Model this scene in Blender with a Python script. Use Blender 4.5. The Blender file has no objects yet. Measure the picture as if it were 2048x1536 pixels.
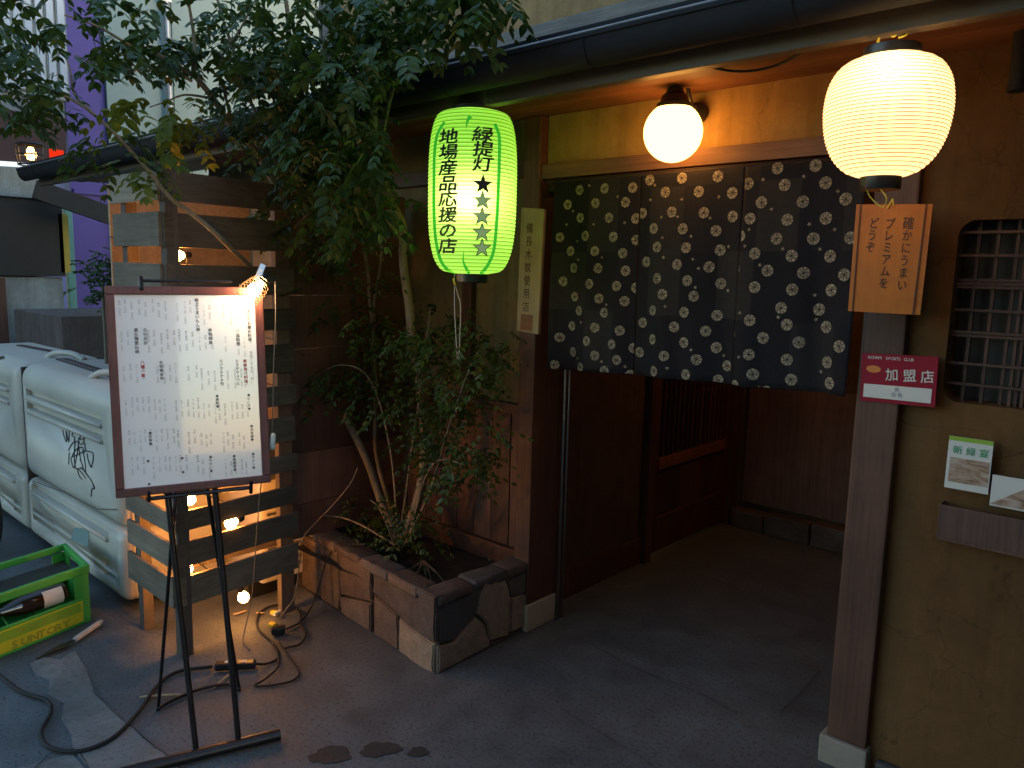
import bpy, bmesh, math, random
from mathutils import Vector, Matrix
rnd = random.Random(7)
sc = bpy.context.scene
COL = sc.collection
# ------------------------------------------------------------------ camera
F, PITCH, YAW, ROLL, CH = 1530.0, math.radians(8.05), math.radians(42.0), math.radians(-1.4), 1.6
fw = Vector((-math.sin(YAW)*math.cos(PITCH), math.cos(YAW)*math.cos(PITCH), -math.sin(PITCH)))
rg = Vector((math.cos(YAW), math.sin(YAW), 0)); up0 = rg.cross(fw)
cr, sr = math.cos(ROLL), math.sin(ROLL)
rt = rg*cr - up0*sr; up = up0*cr + rg*sr
CAM = Vector((0, 0, CH))
cam = bpy.data.cameras.new('camera'); camo = bpy.data.objects.new('camera', cam); COL.objects.link(camo)
camo.matrix_world = Matrix(((rt.x, up.x, -fw.x, 0), (rt.y, up.y, -fw.y, 0), (rt.z, up.z, -fw.z, CH), (0, 0, 0, 1)))
cam.sensor_width = 36; cam.lens = F/2048*36; cam.clip_start = .05; cam.clip_end = 500
sc.camera = camo
# ------------------------------------------------------------------ sky, sun, exposure
world = bpy.data.worlds.new('World'); sc.world = world; world.use_nodes = True
wn = world.node_tree; bgn = wn.nodes['Background']
sky = wn.nodes.new('ShaderNodeTexSky'); sky.sky_type = 'NISHITA'; sky.sun_disc = False
SUN_EL, SUN_ROT = math.radians(6.5), math.radians(65)
sky.sun_elevation = SUN_EL; sky.sun_rotation = SUN_ROT; sky.air_density = 1.0; sky.dust_density = .6; sky.ozone_density = 2.0
wn.links.new(sky.outputs[0], bgn.inputs[0]); bgn.inputs[1].default_value = 0.15
sl = bpy.data.lights.new('sun', 'SUN'); sl.energy = .01; sl.angle = math.radians(12); sl.color = (1, .9, .8)
so = bpy.data.objects.new('sun', sl); COL.objects.link(so)
sd = Vector((math.sin(SUN_ROT)*math.cos(SUN_EL), math.cos(SUN_ROT)*math.cos(SUN_EL), math.sin(SUN_EL)))
so.rotation_euler = sd.to_track_quat('Z', 'Y').to_euler()
sc.view_settings.view_transform = 'Standard'; sc.view_settings.look = 'None'
EXPO = 2.5; KX = 2**-EXPO
sc.view_settings.exposure = EXPO; sc.view_settings.gamma = 1; sc.view_settings.use_curve_mapping = False
sc.cycles.max_bounces = 6; sc.cycles.use_denoising = True
sc.cycles.caustics_reflective = False; sc.cycles.caustics_refractive = False
sc.cycles.sample_clamp_indirect = 3.0

# ------------------------------------------------------------------ helpers
def ray(px, py): return fw + rt*((px-1024)/F) - up*((py-768)/F)
def on(px, py, ax, v):
    d = ray(px, py); return CAM + d*((v-CAM[ax])/d[ax])
def X(px, py, v): return on(px, py, 0, v)
def Y(px, py, v): return on(px, py, 1, v)
def Z(px, py, v): return on(px, py, 2, v)
def onp(px, py, p, n):
    d = ray(px, py); return CAM + d*((p-CAM).dot(n)/d.dot(n))

def tag(o, label=None, cat=None, group=None, kind=None):
    for k, v in (('label', label), ('category', cat), ('group', group), ('kind', kind)):
        if v: o[k] = v
    return o
def empty(name, loc, label, cat, group=None):
    o = bpy.data.objects.new(name, None); COL.objects.link(o); o.location = loc; o.empty_display_size = .05
    return tag(o, label, cat, group)
def wloc(o):
    v = Vector((0, 0, 0))
    while o: v = v + Vector(o.location); o = o.parent
    return v

class MB:
    def __init__(s): s.v = []; s.f = []
    def add(s, vs, fs):
        n = len(s.v); s.v += [tuple(v) for v in vs]; s.f += [tuple(i+n for i in f) for f in fs]; return s
    def box(s, x0, x1, y0, y1, z0, z1, b=0.0):
        return s.obox(Vector(((x0+x1)/2, (y0+y1)/2, (z0+z1)/2)), Vector((1, 0, 0)), Vector((0, 1, 0)), Vector((0, 0, 1)), abs(x1-x0), abs(y1-y0), abs(z1-z0), b)
    def obox(s, c, a, b_, u, sx, sy, sz, bev=0.0):
        if bev <= 0:
            vs = [c+a*(i*sx/2)+b_*(j*sy/2)+u*(k*sz/2) for i in (-1, 1) for j in (-1, 1) for k in (-1, 1)]
            return s.add(vs, [(0, 1, 3, 2), (4, 6, 7, 5), (0, 4, 5, 1), (2, 3, 7, 6), (0, 2, 6, 4), (1, 5, 7, 3)])
        bm = bmesh.new(); bmesh.ops.create_cube(bm, size=1)
        for v in bm.verts: v.co = Vector((v.co.x*sx, v.co.y*sy, v.co.z*sz))
        bmesh.ops.bevel(bm, geom=list(bm.edges), offset=min(bev, sx*.45, sy*.45, sz*.45), segments=2, affect='EDGES', profile=.6)
        bm.verts.index_update()
        s.add([c+a*v.co.x+b_*v.co.y+u*v.co.z for v in bm.verts], [[v.index for v in f.verts] for f in bm.faces]); bm.free(); return s
    def beam(s, p, q, w, h, upv=Vector((0, 0, 1)), bev=0.0):
        p = Vector(p); q = Vector(q); d = (q-p); L = d.length; d.normalize()
        sd_ = d.cross(upv)
        if sd_.length < 1e-4: sd_ = d.cross(Vector((1, 0, 0)))
        sd_.normalize(); u = sd_.cross(d)
        return s.obox((p+q)/2, d, sd_, u, L, w, h, bev)
    def tube(s, pts, r, n=8, caps=True):
        pts = [Vector(p) for p in pts]; m = len(pts)
        rs = r if isinstance(r, (list, tuple)) else [r]*m
        ref = Vector((0, 0, 1)); base = len(s.v); prev = None
        for i, p in enumerate(pts):
            t = (pts[min(i+1, m-1)]-pts[max(i-1, 0)])
            if t.length < 1e-9: t = Vector((0, 0, 1))
            t.normalize()
            if prev is None:
                a = t.cross(ref)
                if a.length < .05: a = t.cross(Vector((1, 0, 0)))
                a.normalize()
            else:
                a = prev - t*prev.dot(t)
                if a.length < 1e-5: a = t.cross(ref)
                a.normalize()
            prev = a; b = t.cross(a)
            s.v += [tuple(p + a*(math.cos(2*math.pi*k/n)*rs[i]) + b*(math.sin(2*math.pi*k/n)*rs[i])) for k in range(n)]
        for i in range(m-1):
            for k in range(n):
                k2 = (k+1) % n
                s.f.append((base+i*n+k, base+i*n+k2, base+(i+1)*n+k2, base+(i+1)*n+k))
        if caps:
            s.f.append(tuple(base+k for k in range(n))[::-1]); s.f.append(tuple(base+(m-1)*n+k for k in range(n)))
        return s
    def lathe(s, c, prof, n=32, axis=Vector((0, 0, 1)), capb=True, capt=True):
        axis = Vector(axis).normalized(); a = axis.cross(Vector((1, .01, 0)))
        if a.length < .1: a = axis.cross(Vector((0, 1, 0)))
        a.normalize(); b = axis.cross(a); c = Vector(c); base = len(s.v)
        for (r, z) in prof:
            for k in range(n):
                t = 2*math.pi*k/n; s.v.append(tuple(c+axis*z+a*(r*math.cos(t))+b*(r*math.sin(t))))
        for i in range(len(prof)-1):
            for k in range(n):
                k2 = (k+1) % n; s.f.append((base+i*n+k, base+i*n+k2, base+(i+1)*n+k2, base+(i+1)*n+k))
        if capb: s.f.append(tuple(base+k for k in range(n))[::-1])
        if capt: s.f.append(tuple(base+(len(prof)-1)*n+k for k in range(n)))
        return s
    def poly(s, pts, nrm, depth):
        """flat polygon whose visible face goes through pts, thickened backwards by depth along -nrm"""
        pts = [Vector(p) for p in pts]; nrm = Vector(nrm); n = len(pts)
        return s.add(pts+[p-nrm*depth for p in pts], [tuple(range(n)), tuple(range(2*n-1, n-1, -1))]+[(i, i+n, (i+1) % n+n, (i+1) % n) for i in range(n)])
    def build(s, name, mat, parent=None, smooth=False, loc=None, label=None):
        me = bpy.data.meshes.new(name)
        org = wloc(parent) if parent else (Vector(loc) if loc is not None else Vector((0, 0, 0)))
        me.from_pydata([tuple(Vector(v)-org) for v in s.v], [], s.f)
        bm = bmesh.new(); bm.from_mesh(me); bmesh.ops.recalc_face_normals(bm, faces=bm.faces); bm.to_mesh(me); bm.free()
        if smooth:
            for p in me.polygons: p.use_smooth = True
            if smooth == 'auto': 
                me.set_sharp_from_angle(angle=math.radians(40))
        me.materials.append(mat)
        o = bpy.data.objects.new(name, me); COL.objects.link(o)
        if parent: o.parent = parent
        elif loc is not None: o.location = org
        if label: o['label'] = label
        return o

def spline(pts, sub=6):
    pts = [Vector(p) for p in pts]; out = []
    P = [pts[0]*2-pts[1]]+pts+[pts[-1]*2-pts[-2]]
    for i in range(1, len(P)-2):
        for k in range(sub):
            t = k/sub; a, b, c, d = P[i-1], P[i], P[i+1], P[i+2]
            out.append(.5*((2*b)+(c-a)*t+(2*a-5*b+4*c-d)*t*t+(-a+3*b-3*c+d)*t**3))
    out.append(pts[-1]); return out

# ------------------------------------------------------------------ materials
def nmat(name):
    m = bpy.data.materials.new(name); m.use_nodes = True; nt = m.node_tree
    return m, nt, nt.nodes['Principled BSDF'], nt.nodes.new, nt.links.new
def coords(nt, scale=(1, 1, 1), rand=True):
    N, L = nt.nodes.new, nt.links.new
    tc = N('ShaderNodeTexCoord'); mp = N('ShaderNodeMapping'); mp.inputs['Scale'].default_value = scale
    if rand:
        oi = N('ShaderNodeObjectInfo'); ml = N('ShaderNodeVectorMath'); ml.operation = 'SCALE'; ml.inputs[0].default_value = (13.1, 7.7, 5.3)
        L(oi.outputs['Random'], ml.inputs['Scale'])
        ad = N('ShaderNodeVectorMath'); ad.operation = 'ADD'; L(tc.outputs['Object'], ad.inputs[0]); L(ml.outputs[0], ad.inputs[1]); L(ad.outputs[0], mp.inputs[0])
    else: L(tc.outputs['Object'], mp.inputs[0])
    return mp.outputs[0]
def ramp(nt, fac, stops):
    r = nt.nodes.new('ShaderNodeValToRGB'); nt.links.new(fac, r.inputs[0]); e = r.color_ramp.elements
    e[0].position = stops[0][0]; e[0].color = (*stops[0][1], 1); e[1].position = stops[-1][0]; e[1].color = (*stops[-1][1], 1)
    for p, c in stops[1:-1]:
        x = e.new(p); x.color = (*c, 1)
    return r.outputs[0]
def noise(nt, co, scale, detail=6, rough=.6, dist=0):
    n = nt.nodes.new('ShaderNodeTexNoise'); n.inputs['Scale'].default_value = scale; n.inputs['Detail'].default_value = detail
    n.inputs['Roughness'].default_value = rough; n.inputs['Distortion'].default_value = dist; nt.links.new(co, n.inputs['Vector']); return n.outputs['Fac']
def mixc(nt, fac, a, b, mode='MIX'):
    m = nt.nodes.new('ShaderNodeMix'); m.data_type = 'RGBA'; m.blend_type = mode
    for s, v in ((m.inputs[0], fac), (m.inputs[6], a), (m.inputs[7], b)):
        if isinstance(v, (int, float)): s.default_value = v
        elif isinstance(v, tuple): s.default_value = (*v, 1)
        else: nt.links.new(v, s)
    return m.outputs[2]
def bump(nt, b, h, strength=.3, dist=.01):
    n = nt.nodes.new('ShaderNodeBump'); n.inputs['Strength'].default_value = strength; n.inputs['Distance'].default_value = dist
    nt.links.new(h, n.inputs['Height']); nt.links.new(n.outputs[0], b.inputs['Normal'])
def sc3(c, k): return tuple(x*k for x in c)
def m_plain(name, c, rough=.6, var=.25, scale=8, metal=0, bmp=.1, spec=.5, coat=0):
    m, nt, b, N, L = nmat(name); co = coords(nt); n = noise(nt, co, scale)
    L(ramp(nt, n, [(.25, sc3(c, 1-var)), (.75, sc3(c, 1+var))]), b.inputs['Base Color'])
    b.inputs['Roughness'].default_value = rough; b.inputs['Metallic'].default_value = metal; b.inputs['Specular IOR Level'].default_value = spec
    b.inputs['Coat Weight'].default_value = coat
    if bmp: bump(nt, b, noise(nt, co, scale*8, 3), bmp, .002)
    return m
def m_wood(name, c1, c2, axis, rough=.6, grain=1.0, per=.35, dark=0.5, spec=.4):
    m, nt, b, N, L = nmat(name)
    s = [40.0*grain]*3; s[axis] = 1.6*grain
    co = coords(nt, tuple(s)); n = noise(nt, co, 1, 8, .65, .6)
    s2 = [170.0*grain]*3; s2[axis] = 4.0*grain
    co2 = coords(nt, tuple(s2)); n2 = noise(nt, co2, 1, 4, .6)
    col = ramp(nt, n, [(.3, c1), (.7, c2)])
    col = mixc(nt, ramp(nt, n2, [(.48, (0, 0, 0)), (.72, (.6, .6, .6))]), col, sc3(c1, dark))
    st = noise(nt, coords(nt), 3.2, 4, .6)
    col = mixc(nt, ramp(nt, st, [(.3, (.62, .62, .62)), (.75, (1.2, 1.2, 1.2))]), (0, 0, 0), col) if False else mixc(nt, 1.0, col, ramp(nt, st, [(.3, (.6, .6, .6)), (.75, (1.15, 1.15, 1.15))]), 'MULTIPLY')
    oi = N('ShaderNodeObjectInfo')
    col = mixc(nt, 1.0, col, ramp(nt, oi.outputs['Random'], [(0, (1-per,)*3), (1, (1+per,)*3)]), 'MULTIPLY')
    L(col, b.inputs['Base Color']); b.inputs['Roughness'].default_value = rough; b.inputs['Specular IOR Level'].default_value = spec
    bump(nt, b, n2, .35, .002)
    return m
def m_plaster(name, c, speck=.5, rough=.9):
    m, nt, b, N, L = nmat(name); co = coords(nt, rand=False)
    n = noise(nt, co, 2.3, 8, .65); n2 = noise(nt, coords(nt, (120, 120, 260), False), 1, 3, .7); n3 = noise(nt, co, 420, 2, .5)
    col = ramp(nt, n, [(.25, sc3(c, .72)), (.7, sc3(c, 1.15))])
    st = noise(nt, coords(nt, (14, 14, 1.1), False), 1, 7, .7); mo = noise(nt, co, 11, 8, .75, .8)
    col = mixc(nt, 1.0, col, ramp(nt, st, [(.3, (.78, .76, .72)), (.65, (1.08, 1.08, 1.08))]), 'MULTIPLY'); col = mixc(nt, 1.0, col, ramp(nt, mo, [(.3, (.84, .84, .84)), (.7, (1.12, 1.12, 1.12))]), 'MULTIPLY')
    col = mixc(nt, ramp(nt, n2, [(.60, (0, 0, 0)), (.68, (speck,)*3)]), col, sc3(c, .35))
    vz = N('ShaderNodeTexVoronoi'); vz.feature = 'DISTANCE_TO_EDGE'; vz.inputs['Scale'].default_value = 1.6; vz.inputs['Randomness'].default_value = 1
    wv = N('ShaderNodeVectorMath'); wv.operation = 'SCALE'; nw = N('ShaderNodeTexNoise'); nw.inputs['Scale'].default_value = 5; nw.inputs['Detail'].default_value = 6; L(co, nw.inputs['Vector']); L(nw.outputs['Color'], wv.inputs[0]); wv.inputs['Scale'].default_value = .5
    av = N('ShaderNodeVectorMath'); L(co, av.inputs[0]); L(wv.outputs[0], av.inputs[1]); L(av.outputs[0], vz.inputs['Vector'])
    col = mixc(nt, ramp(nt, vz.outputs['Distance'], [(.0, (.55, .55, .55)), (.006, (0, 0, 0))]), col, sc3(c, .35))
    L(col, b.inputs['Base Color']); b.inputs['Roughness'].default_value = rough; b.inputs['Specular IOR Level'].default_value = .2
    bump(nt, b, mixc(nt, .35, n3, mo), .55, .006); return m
def m_emit(name, c, s):
    m = bpy.data.materials.new(name); m.use_nodes = True; nt = m.node_tree; nt.nodes.clear()
    e = nt.nodes.new('ShaderNodeEmission'); e.inputs[0].default_value = (*c, 1); e.inputs[1].default_value = s*KX
    o = nt.nodes.new('ShaderNodeOutputMaterial'); nt.links.new(e.outputs[0], o.inputs[0]); return m
def m_stone(name, stops, scale=9, rough=.75, spk=.5, bm_=.8):
    m, nt, b, N, L = nmat(name); co = coords(nt)
    n = noise(nt, co, scale, 10, .72, .4); sp = noise(nt, co, 160, 3, .7)
    col = ramp(nt, n, stops)
    oi = N('ShaderNodeObjectInfo'); col = mixc(nt, 1.0, col, ramp(nt, oi.outputs['Random'], [(0, (.55, .55, .6)), (.5, (.95, .85, .78)), (1, (1.3, 1.25, 1.15))]), 'MULTIPLY')
    col = mixc(nt, ramp(nt, sp, [(.62, (0, 0, 0)), (.70, (spk*.7,)*3)]), col, (.5, .46, .38))
    col = mixc(nt, ramp(nt, sp, [(.3, (spk,)*3), (.4, (0, 0, 0))]), col, (.02, .02, .02))
    L(col, b.inputs['Base Color']); b.inputs['Roughness'].default_value = rough
    bump(nt, b, n, bm_, .02); return m

def m_ground(name, base, k=1.0, patch=.45):
    m, nt, b, N, L = nmat(name); co = coords(nt, rand=False)
    n1 = noise(nt, co, 1.4, 8, .62, .5); n2 = noise(nt, co, 70, 3, .7); n3 = noise(nt, co, 190, 2, .7); n4 = noise(nt, co, 6, 6, .7)
    col = ramp(nt, n1, [(.3, sc3(base, 1-patch)), (.7, sc3(base, 1+patch))])
    col = mixc(nt, 1.0, col, ramp(nt, n4, [(.3, (.75, .75, .75)), (.7, (1.2, 1.2, 1.2))]), 'MULTIPLY')
    col = mixc(nt, ramp(nt, n2, [(.54, (0, 0, 0)), (.63, (.5*k,)*3)]), col, sc3(base, .25))
    col = mixc(nt, ramp(nt, n3, [(.66, (0, 0, 0)), (.73, (.6*k,)*3)]), col, sc3(base, 3.0))
    v = N('ShaderNodeTexVoronoi'); v.inputs['Scale'].default_value = 26; L(co, v.inputs['Vector'])
    col = mixc(nt, ramp(nt, v.outputs['Distance'], [(.03, (.5, .5, .5)), (.05, (0, 0, 0))]), col, sc3(base, 3.0))
    L(col, b.inputs['Base Color']); L(ramp(nt, n4, [(.3, (.55,)*3), (.7, (.85,)*3)]), b.inputs['Roughness'])
    bump(nt, b, n2, .5, .004); return m

M = {}
M['ground'] = m_ground('terrazzo_concrete', (.084, .094, .098), 1.3, .35)
M['slab'] = m_ground('worn_slab', (.15, .15, .14), .8, .6)
M['inner_floor'] = m_ground('entrance_floor', (.13, .11, .09), .5, .3)
M['wet'] = m_ground('damp_concrete', (.022, .024, .023), 1.3, .3)
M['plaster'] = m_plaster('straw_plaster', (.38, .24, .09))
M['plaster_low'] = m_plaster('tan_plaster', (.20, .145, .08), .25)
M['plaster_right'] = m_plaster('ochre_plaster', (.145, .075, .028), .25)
M['plaster_in'] = m_plaster('dark_inner_plaster', (.10, .066, .042), .25)  # darker brown plaster for the inner walls
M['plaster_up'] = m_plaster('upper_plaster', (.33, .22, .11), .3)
M['post'] = m_wood('red_brown_timber', (.086, .038, .024), (.128, .060, .037), 2)
M['beam'] = m_wood('red_brown_beam', (.20, .09, .05), (.30, .14, .07), 0)
M['soffit'] = m_wood('soffit_timber', (.15, .055, .02), (.22, .09, .035), 0)
M['greywood'] = m_wood('weathered_beam', (.13, .115, .105), (.24, .21, .19), 0)
M['wainscot'] = m_wood('wainscot_timber', (.10, .05, .04), (.16, .085, .06), 2)
M['darkwood'] = m_wood('dark_door_timber', (.05, .022, .012), (.10, .045, .022), 2)
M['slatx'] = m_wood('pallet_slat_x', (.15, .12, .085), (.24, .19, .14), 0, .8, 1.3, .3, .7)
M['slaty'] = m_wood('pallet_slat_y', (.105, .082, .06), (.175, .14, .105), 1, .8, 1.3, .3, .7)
M['slatz'] = m_wood('pallet_post', (.115, .09, .072), (.18, .145, .115), 2, .8, 1.3, .2, .7)
M['gutter'] = m_plain('gutter_metal', (.012, .012, .015), .7, .3, 5, 0, .1, .2)
M['rim_grey'] = m_plain('highlight_and_pipe_grey', (.30, .31, .33), .35, .3, 6, .5)  # pale grey for the painted gutter highlight and the downpipe
M['fascia'] = m_plain('fascia_paint', (.075, .058, .036), .5, .2, 5)
M['black'] = m_plain('black_metal', (.018, .018, .018), .35, .3, 20, .2)
M['iron'] = m_plain('stand_iron', (.03, .025, .025), .35, .4, 20, .6)
M['cable'] = m_plain('black_rubber', (.010, .010, .010), .8, .2, 20)
M['steel'] = m_plain('steel', (.45, .45, .43), .3, .2, 10, .9)
M['frame'] = m_wood('board_frame', (.13, .045, .045), (.19, .07, .06), 2, .45, 1, .1, .75)
M['paper'] = m_plain('menu_paper', (.86, .87, .88), .18, .02, 2, 0, 0, 1.0, .8)
M['ink'] = m_plain('ink', (.012, .012, .012), .6, .1, 4, 0, 0)
M['ink_mid'] = m_plain('mid_ink', (.12, .12, .125), .6, .2, 4, 0, 0)
M['ink_soft'] = m_plain('thin_ink', (.34, .34, .36), .6, .2, 4, 0, 0)
M['ink_red'] = m_plain('red_ink', (.5, .04, .05), .6, .1, 4, 0, 0)
M['ink_brown'] = m_plain('brown_ink', (.07, .03, .01), .6, .1, 4, 0, 0)
M['ink_green'] = m_plain('green_ink', (.03, .30, .12), .6, .1, 4, 0, 0)
M['white'] = m_plain('white_print', (.62, .60, .55), .6, .05, 4, 0, 0)
M['orange'] = m_wood('orange_board', (.46, .135, .008), (.52, .155, .012), 2, .5, 1.5, .03, .93)
M['red'] = m_plain('red_sticker', (.26, .005, .022), .6, .1, 4, 0, 0, .25)
M['oval'] = m_plain('sticker_orange', (.6, .18, .02), .4, .2, 30, 0, 0)
M['signwood'] = m_wood('sign_wood', (.36, .26, .16), (.48, .36, .23), 2, .7, .8, .1, .8)
M['crate'] = m_plain('green_plastic', (.055, .36, .06), .4, .12, 5, 0, .1)
M['yellow'] = m_plain('yellow_label', (.55, .52, .02), .5, .15, 12, 0, 0)
M['label_ink'] = m_plain('label_ink', (.30, .30, .03), .5, .1, 12, 0, 0)
M['bottle'] = m_plain('brown_glass', (.02, .01, .006), .08, .2, 5, 0, 0, .8)
M['cover'] = m_plain('white_plastic', (.50, .475, .41), .42, .13, 2.2, 0, .12)
M['strap'] = m_plain('studded_strap', (.045, .03, .03), .5, .3, 10)
M['tire'] = m_plain('tyre_rubber', (.015, .015, .015), .7, .2, 20)
M['soil'] = m_plain('soil', (.02, .015, .011), .95, .6, 30, 0, 1)
M['stone'] = m_stone('planter_stone', [(.25, (.045, .032, .028)), (.5, (.085, .066, .056)), (.75, (.15, .125, .105))])
M['granite'] = m_stone('tan_granite', [(.25, (.17, .145, .105)), (.75, (.36, .31, .24))], 20, .7, .8)
M['slate'] = m_stone('dark_stone', [(.25, (.045, .05, .055)), (.8, (.13, .13, .12))], 9)
M['basestone'] = m_stone('post_base_stone', [(.25, (.25, .24, .20)), (.8, (.36, .34, .28))], 8, .8, .2, .2)
M['mortar'] = m_plain('mortar', (.09, .085, .08), .9, .3, 30)
M['bark'] = m_wood('bark', (.17, .145, .10), (.30, .26, .18), 2, .8, .7, .1, .5)
M['purple'] = m_plain('purple_wall', (.085, .065, .29), .7, .08, 3, 0, .1)
M['palewall'] = m_plain('pale_green_panel', (.18, .27, .27), .6, .08, 2, 0, .1)
M['teal'] = m_plain('teal_paint', (.10, .30, .27), .5, .1, 5)
M['concrete'] = m_plaster('grey_concrete', (.30, .33, .32), .2)
M['concrete_dark'] = m_plaster('brown_concrete', (.16, .13, .12), .2)
M['shutter'] = m_plain('dark_shutter', (.022, .02, .017), .6, .3, 4)
M['awning'] = m_plain('maroon_awning', (.045, .018, .018), .7, .3, 4)
M['ochre'] = m_plain('ochre_panel', (.45, .33, .05), .6, .2, 4)
M['citywall'] = m_plain('city_wall', (.16, .17, .18), .8, .2, 1)
M['ac'] = m_plain('ac_cream', (.62, .58, .48), .5, .06, 3)
M['twig'] = m_plain('dry_twig', (.42, .30, .17), .8, .3, 30)
M['tape'] = m_plain('yellow_tape', (.6, .45, .04), .5, .2, 10)
M['wire_grey'] = m_plain('grey_wire', (.13, .12, .10), .6, .2, 10)
M['trowel'] = m_plain('trowel_blade', (.05, .045, .04), .35, .3, 10, .7)
M['handle'] = m_plain('pale_handle', (.55, .50, .45), .6, .15, 12)
M['plastic_white'] = m_plain('white_tag', (.6, .66, .62), .5, .05, 12)
M['stamp'] = m_plain('red_stamp', (.16, .06, .02), .6, .3, 60, 0, 0)
M['star'] = m_plain('star_grey', (.05, .16, .035), .7, .02, 4, 0, 0)

def m_leaf(name, c, trans=.3):
    m, nt, b, N, L = nmat(name); co = coords(nt); n = noise(nt, co, 21, 4, .75)
    col = ramp(nt, n, [(.30, sc3(c, .55)), (.5, c), (.72, (c[0]*2.1+.01, c[1]*1.5, c[2]*1.1))])
    L(col, b.inputs['Base Color']); b.inputs['Roughness'].default_value = .42; b.inputs['Specular IOR Level'].default_value = .4
    tr = N('ShaderNodeBsdfTranslucent'); L(col, tr.inputs[0]); mx = N('ShaderNodeMixShader'); mx.inputs[0].default_value = trans
    L(b.outputs[0], mx.inputs[1]); L(tr.outputs[0], mx.inputs[2]); L(mx.outputs[0], nt.nodes['Material Output'].inputs[0]); return m
M['leaf'] = m_leaf('glossy_leaf', (.036, .072, .013))
M['leaf_y'] = m_leaf('yellowing_leaf', (.12, .16, .02), .4)

def m_cloth(name):
    m, nt, b, N, L = nmat(name)
    tc = N('ShaderNodeTexCoord'); mp = N('ShaderNodeMapping'); mp.inputs['Scale'].default_value = (7.1, .001, 4.3); mp.inputs['Location'].default_value = (.1, .5, .2); L(tc.outputs['Object'], mp.inputs[0])
    fl = N('ShaderNodeVectorMath'); fl.operation = 'FLOOR'; L(mp.outputs[0], fl.inputs[0])
    w = N('ShaderNodeTexWhiteNoise'); w.noise_dimensions = '3D'; L(fl.outputs[0], w.inputs['Vector'])
    col = ramp(nt, w.outputs['Value'], [(.0, (.013, .013, .017)), (.5, (.017, .016, .02)), (.6, (.023, .021, .023)), (1, (.030, .028, .028))])
    n = noise(nt, coords(nt, (900, 900, 60)), 1, 2); col = mixc(nt, 1.0, col, ramp(nt, n, [(.3, (.7,)*3), (.7, (1.25,)*3)]), 'MULTIPLY')
    L(col, b.inputs['Base Color']); b.inputs['Roughness'].default_value = .9; b.inputs['Specular IOR Level'].default_value = .15
    bump(nt, b, noise(nt, coords(nt, (600, 600, 600)), 1, 2), .3, .001); return m
M['cloth'] = m_cloth('noren_cloth')
def m_flower(name):
    m, nt, b, N, L = nmat(name); co = coords(nt, rand=False)
    v = N('ShaderNodeTexVoronoi'); v.inputs['Scale'].default_value = 130; L(co, v.inputs['Vector'])
    col = ramp(nt, v.outputs['Distance'], [(.2, (.38, .34, .26)), (.65, (.16, .13, .09))])
    L(col, b.inputs['Base Color']); b.inputs['Roughness'].default_value = .9; return m
M['flower'] = m_flower('flower_print')

def m_paper_lamp(name, tint, emit, trans, ribs=None):
    """thin lit paper: gives off the light of the lamp inside and lets the bulb glow through"""
    m = bpy.data.materials.new(name); m.use_nodes = True; nt = m.node_tree; nt.nodes.clear(); N, L = nt.nodes.new, nt.links.new
    out = N('ShaderNodeOutputMaterial'); co = coords(nt, rand=False)
    n = noise(nt, co, 14, 5, .6); col = mixc(nt, 1.0, tint, ramp(nt, n, [(.3, (.93,)*3), (.7, (1.05,)*3)]), 'MULTIPLY')
    tr = N('ShaderNodeBsdfTranslucent'); tr.inputs[0].default_value = (*trans, 1)
    df = N('ShaderNodeBsdfDiffuse'); df.inputs[0].default_value = (*sc3(trans, .6), 1)
    e = N('ShaderNodeEmission'); L(col, e.inputs[0]); e.inputs[1].default_value = emit*KX
    mx = N('ShaderNodeMixShader'); mx.inputs[0].default_value = .4; L(tr.outputs[0], mx.inputs[1]); L(df.outputs[0], mx.inputs[2])
    ad = N('ShaderNodeAddShader'); L(mx.outputs[0], ad.inputs[0]); L(e.outputs[0], ad.inputs[1]); L(ad.outputs[0], out.inputs[0]); return m
M['lamp_white'] = m_paper_lamp('lantern_paper', (1, .47, .19), 1.6, (.8, .74, .55))
M['lamp_green'] = m_paper_lamp('green_lantern_paper', (.24, .84, .015), .46, (.62, .85, .4))
M['rib'] = m_plain('bamboo_rib', (.16, .11, .05), .7, .2, 20, 0, 0)
M['rib_g'] = m_plain('green_rib', (.03, .10, .01), .7, .2, 20, 0, 0)
M['stripe'] = m_paper_lamp('dark_green_print', (.05, .42, .04), .6, (.03, .3, .03))
M['star'] = m_paper_lamp('grey_star_print', (.30, .48, .20), .55, (.5, .55, .35))
M['globe'] = m_emit('opal_globe', (1, .42, .085), 11.0)
M['bulb'] = m_emit('bulb_glow', (1, .36, .07), 290.0)
M['bulb_low'] = m_emit('low_bulb_glow', (1, .40, .09), 100.0)
M['bulb_clip'] = m_emit('clip_bulb_glow', (1, .60, .28), 190.0)
M['bulb_far'] = m_emit('far_bulb', (1, .5, .14), 14.0)
M['tubelight'] = m_emit('tube_light', (.85, .95, 1), 1.2)
M['neon'] = m_emit('red_neon', (1, .04, .01), .9)

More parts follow.
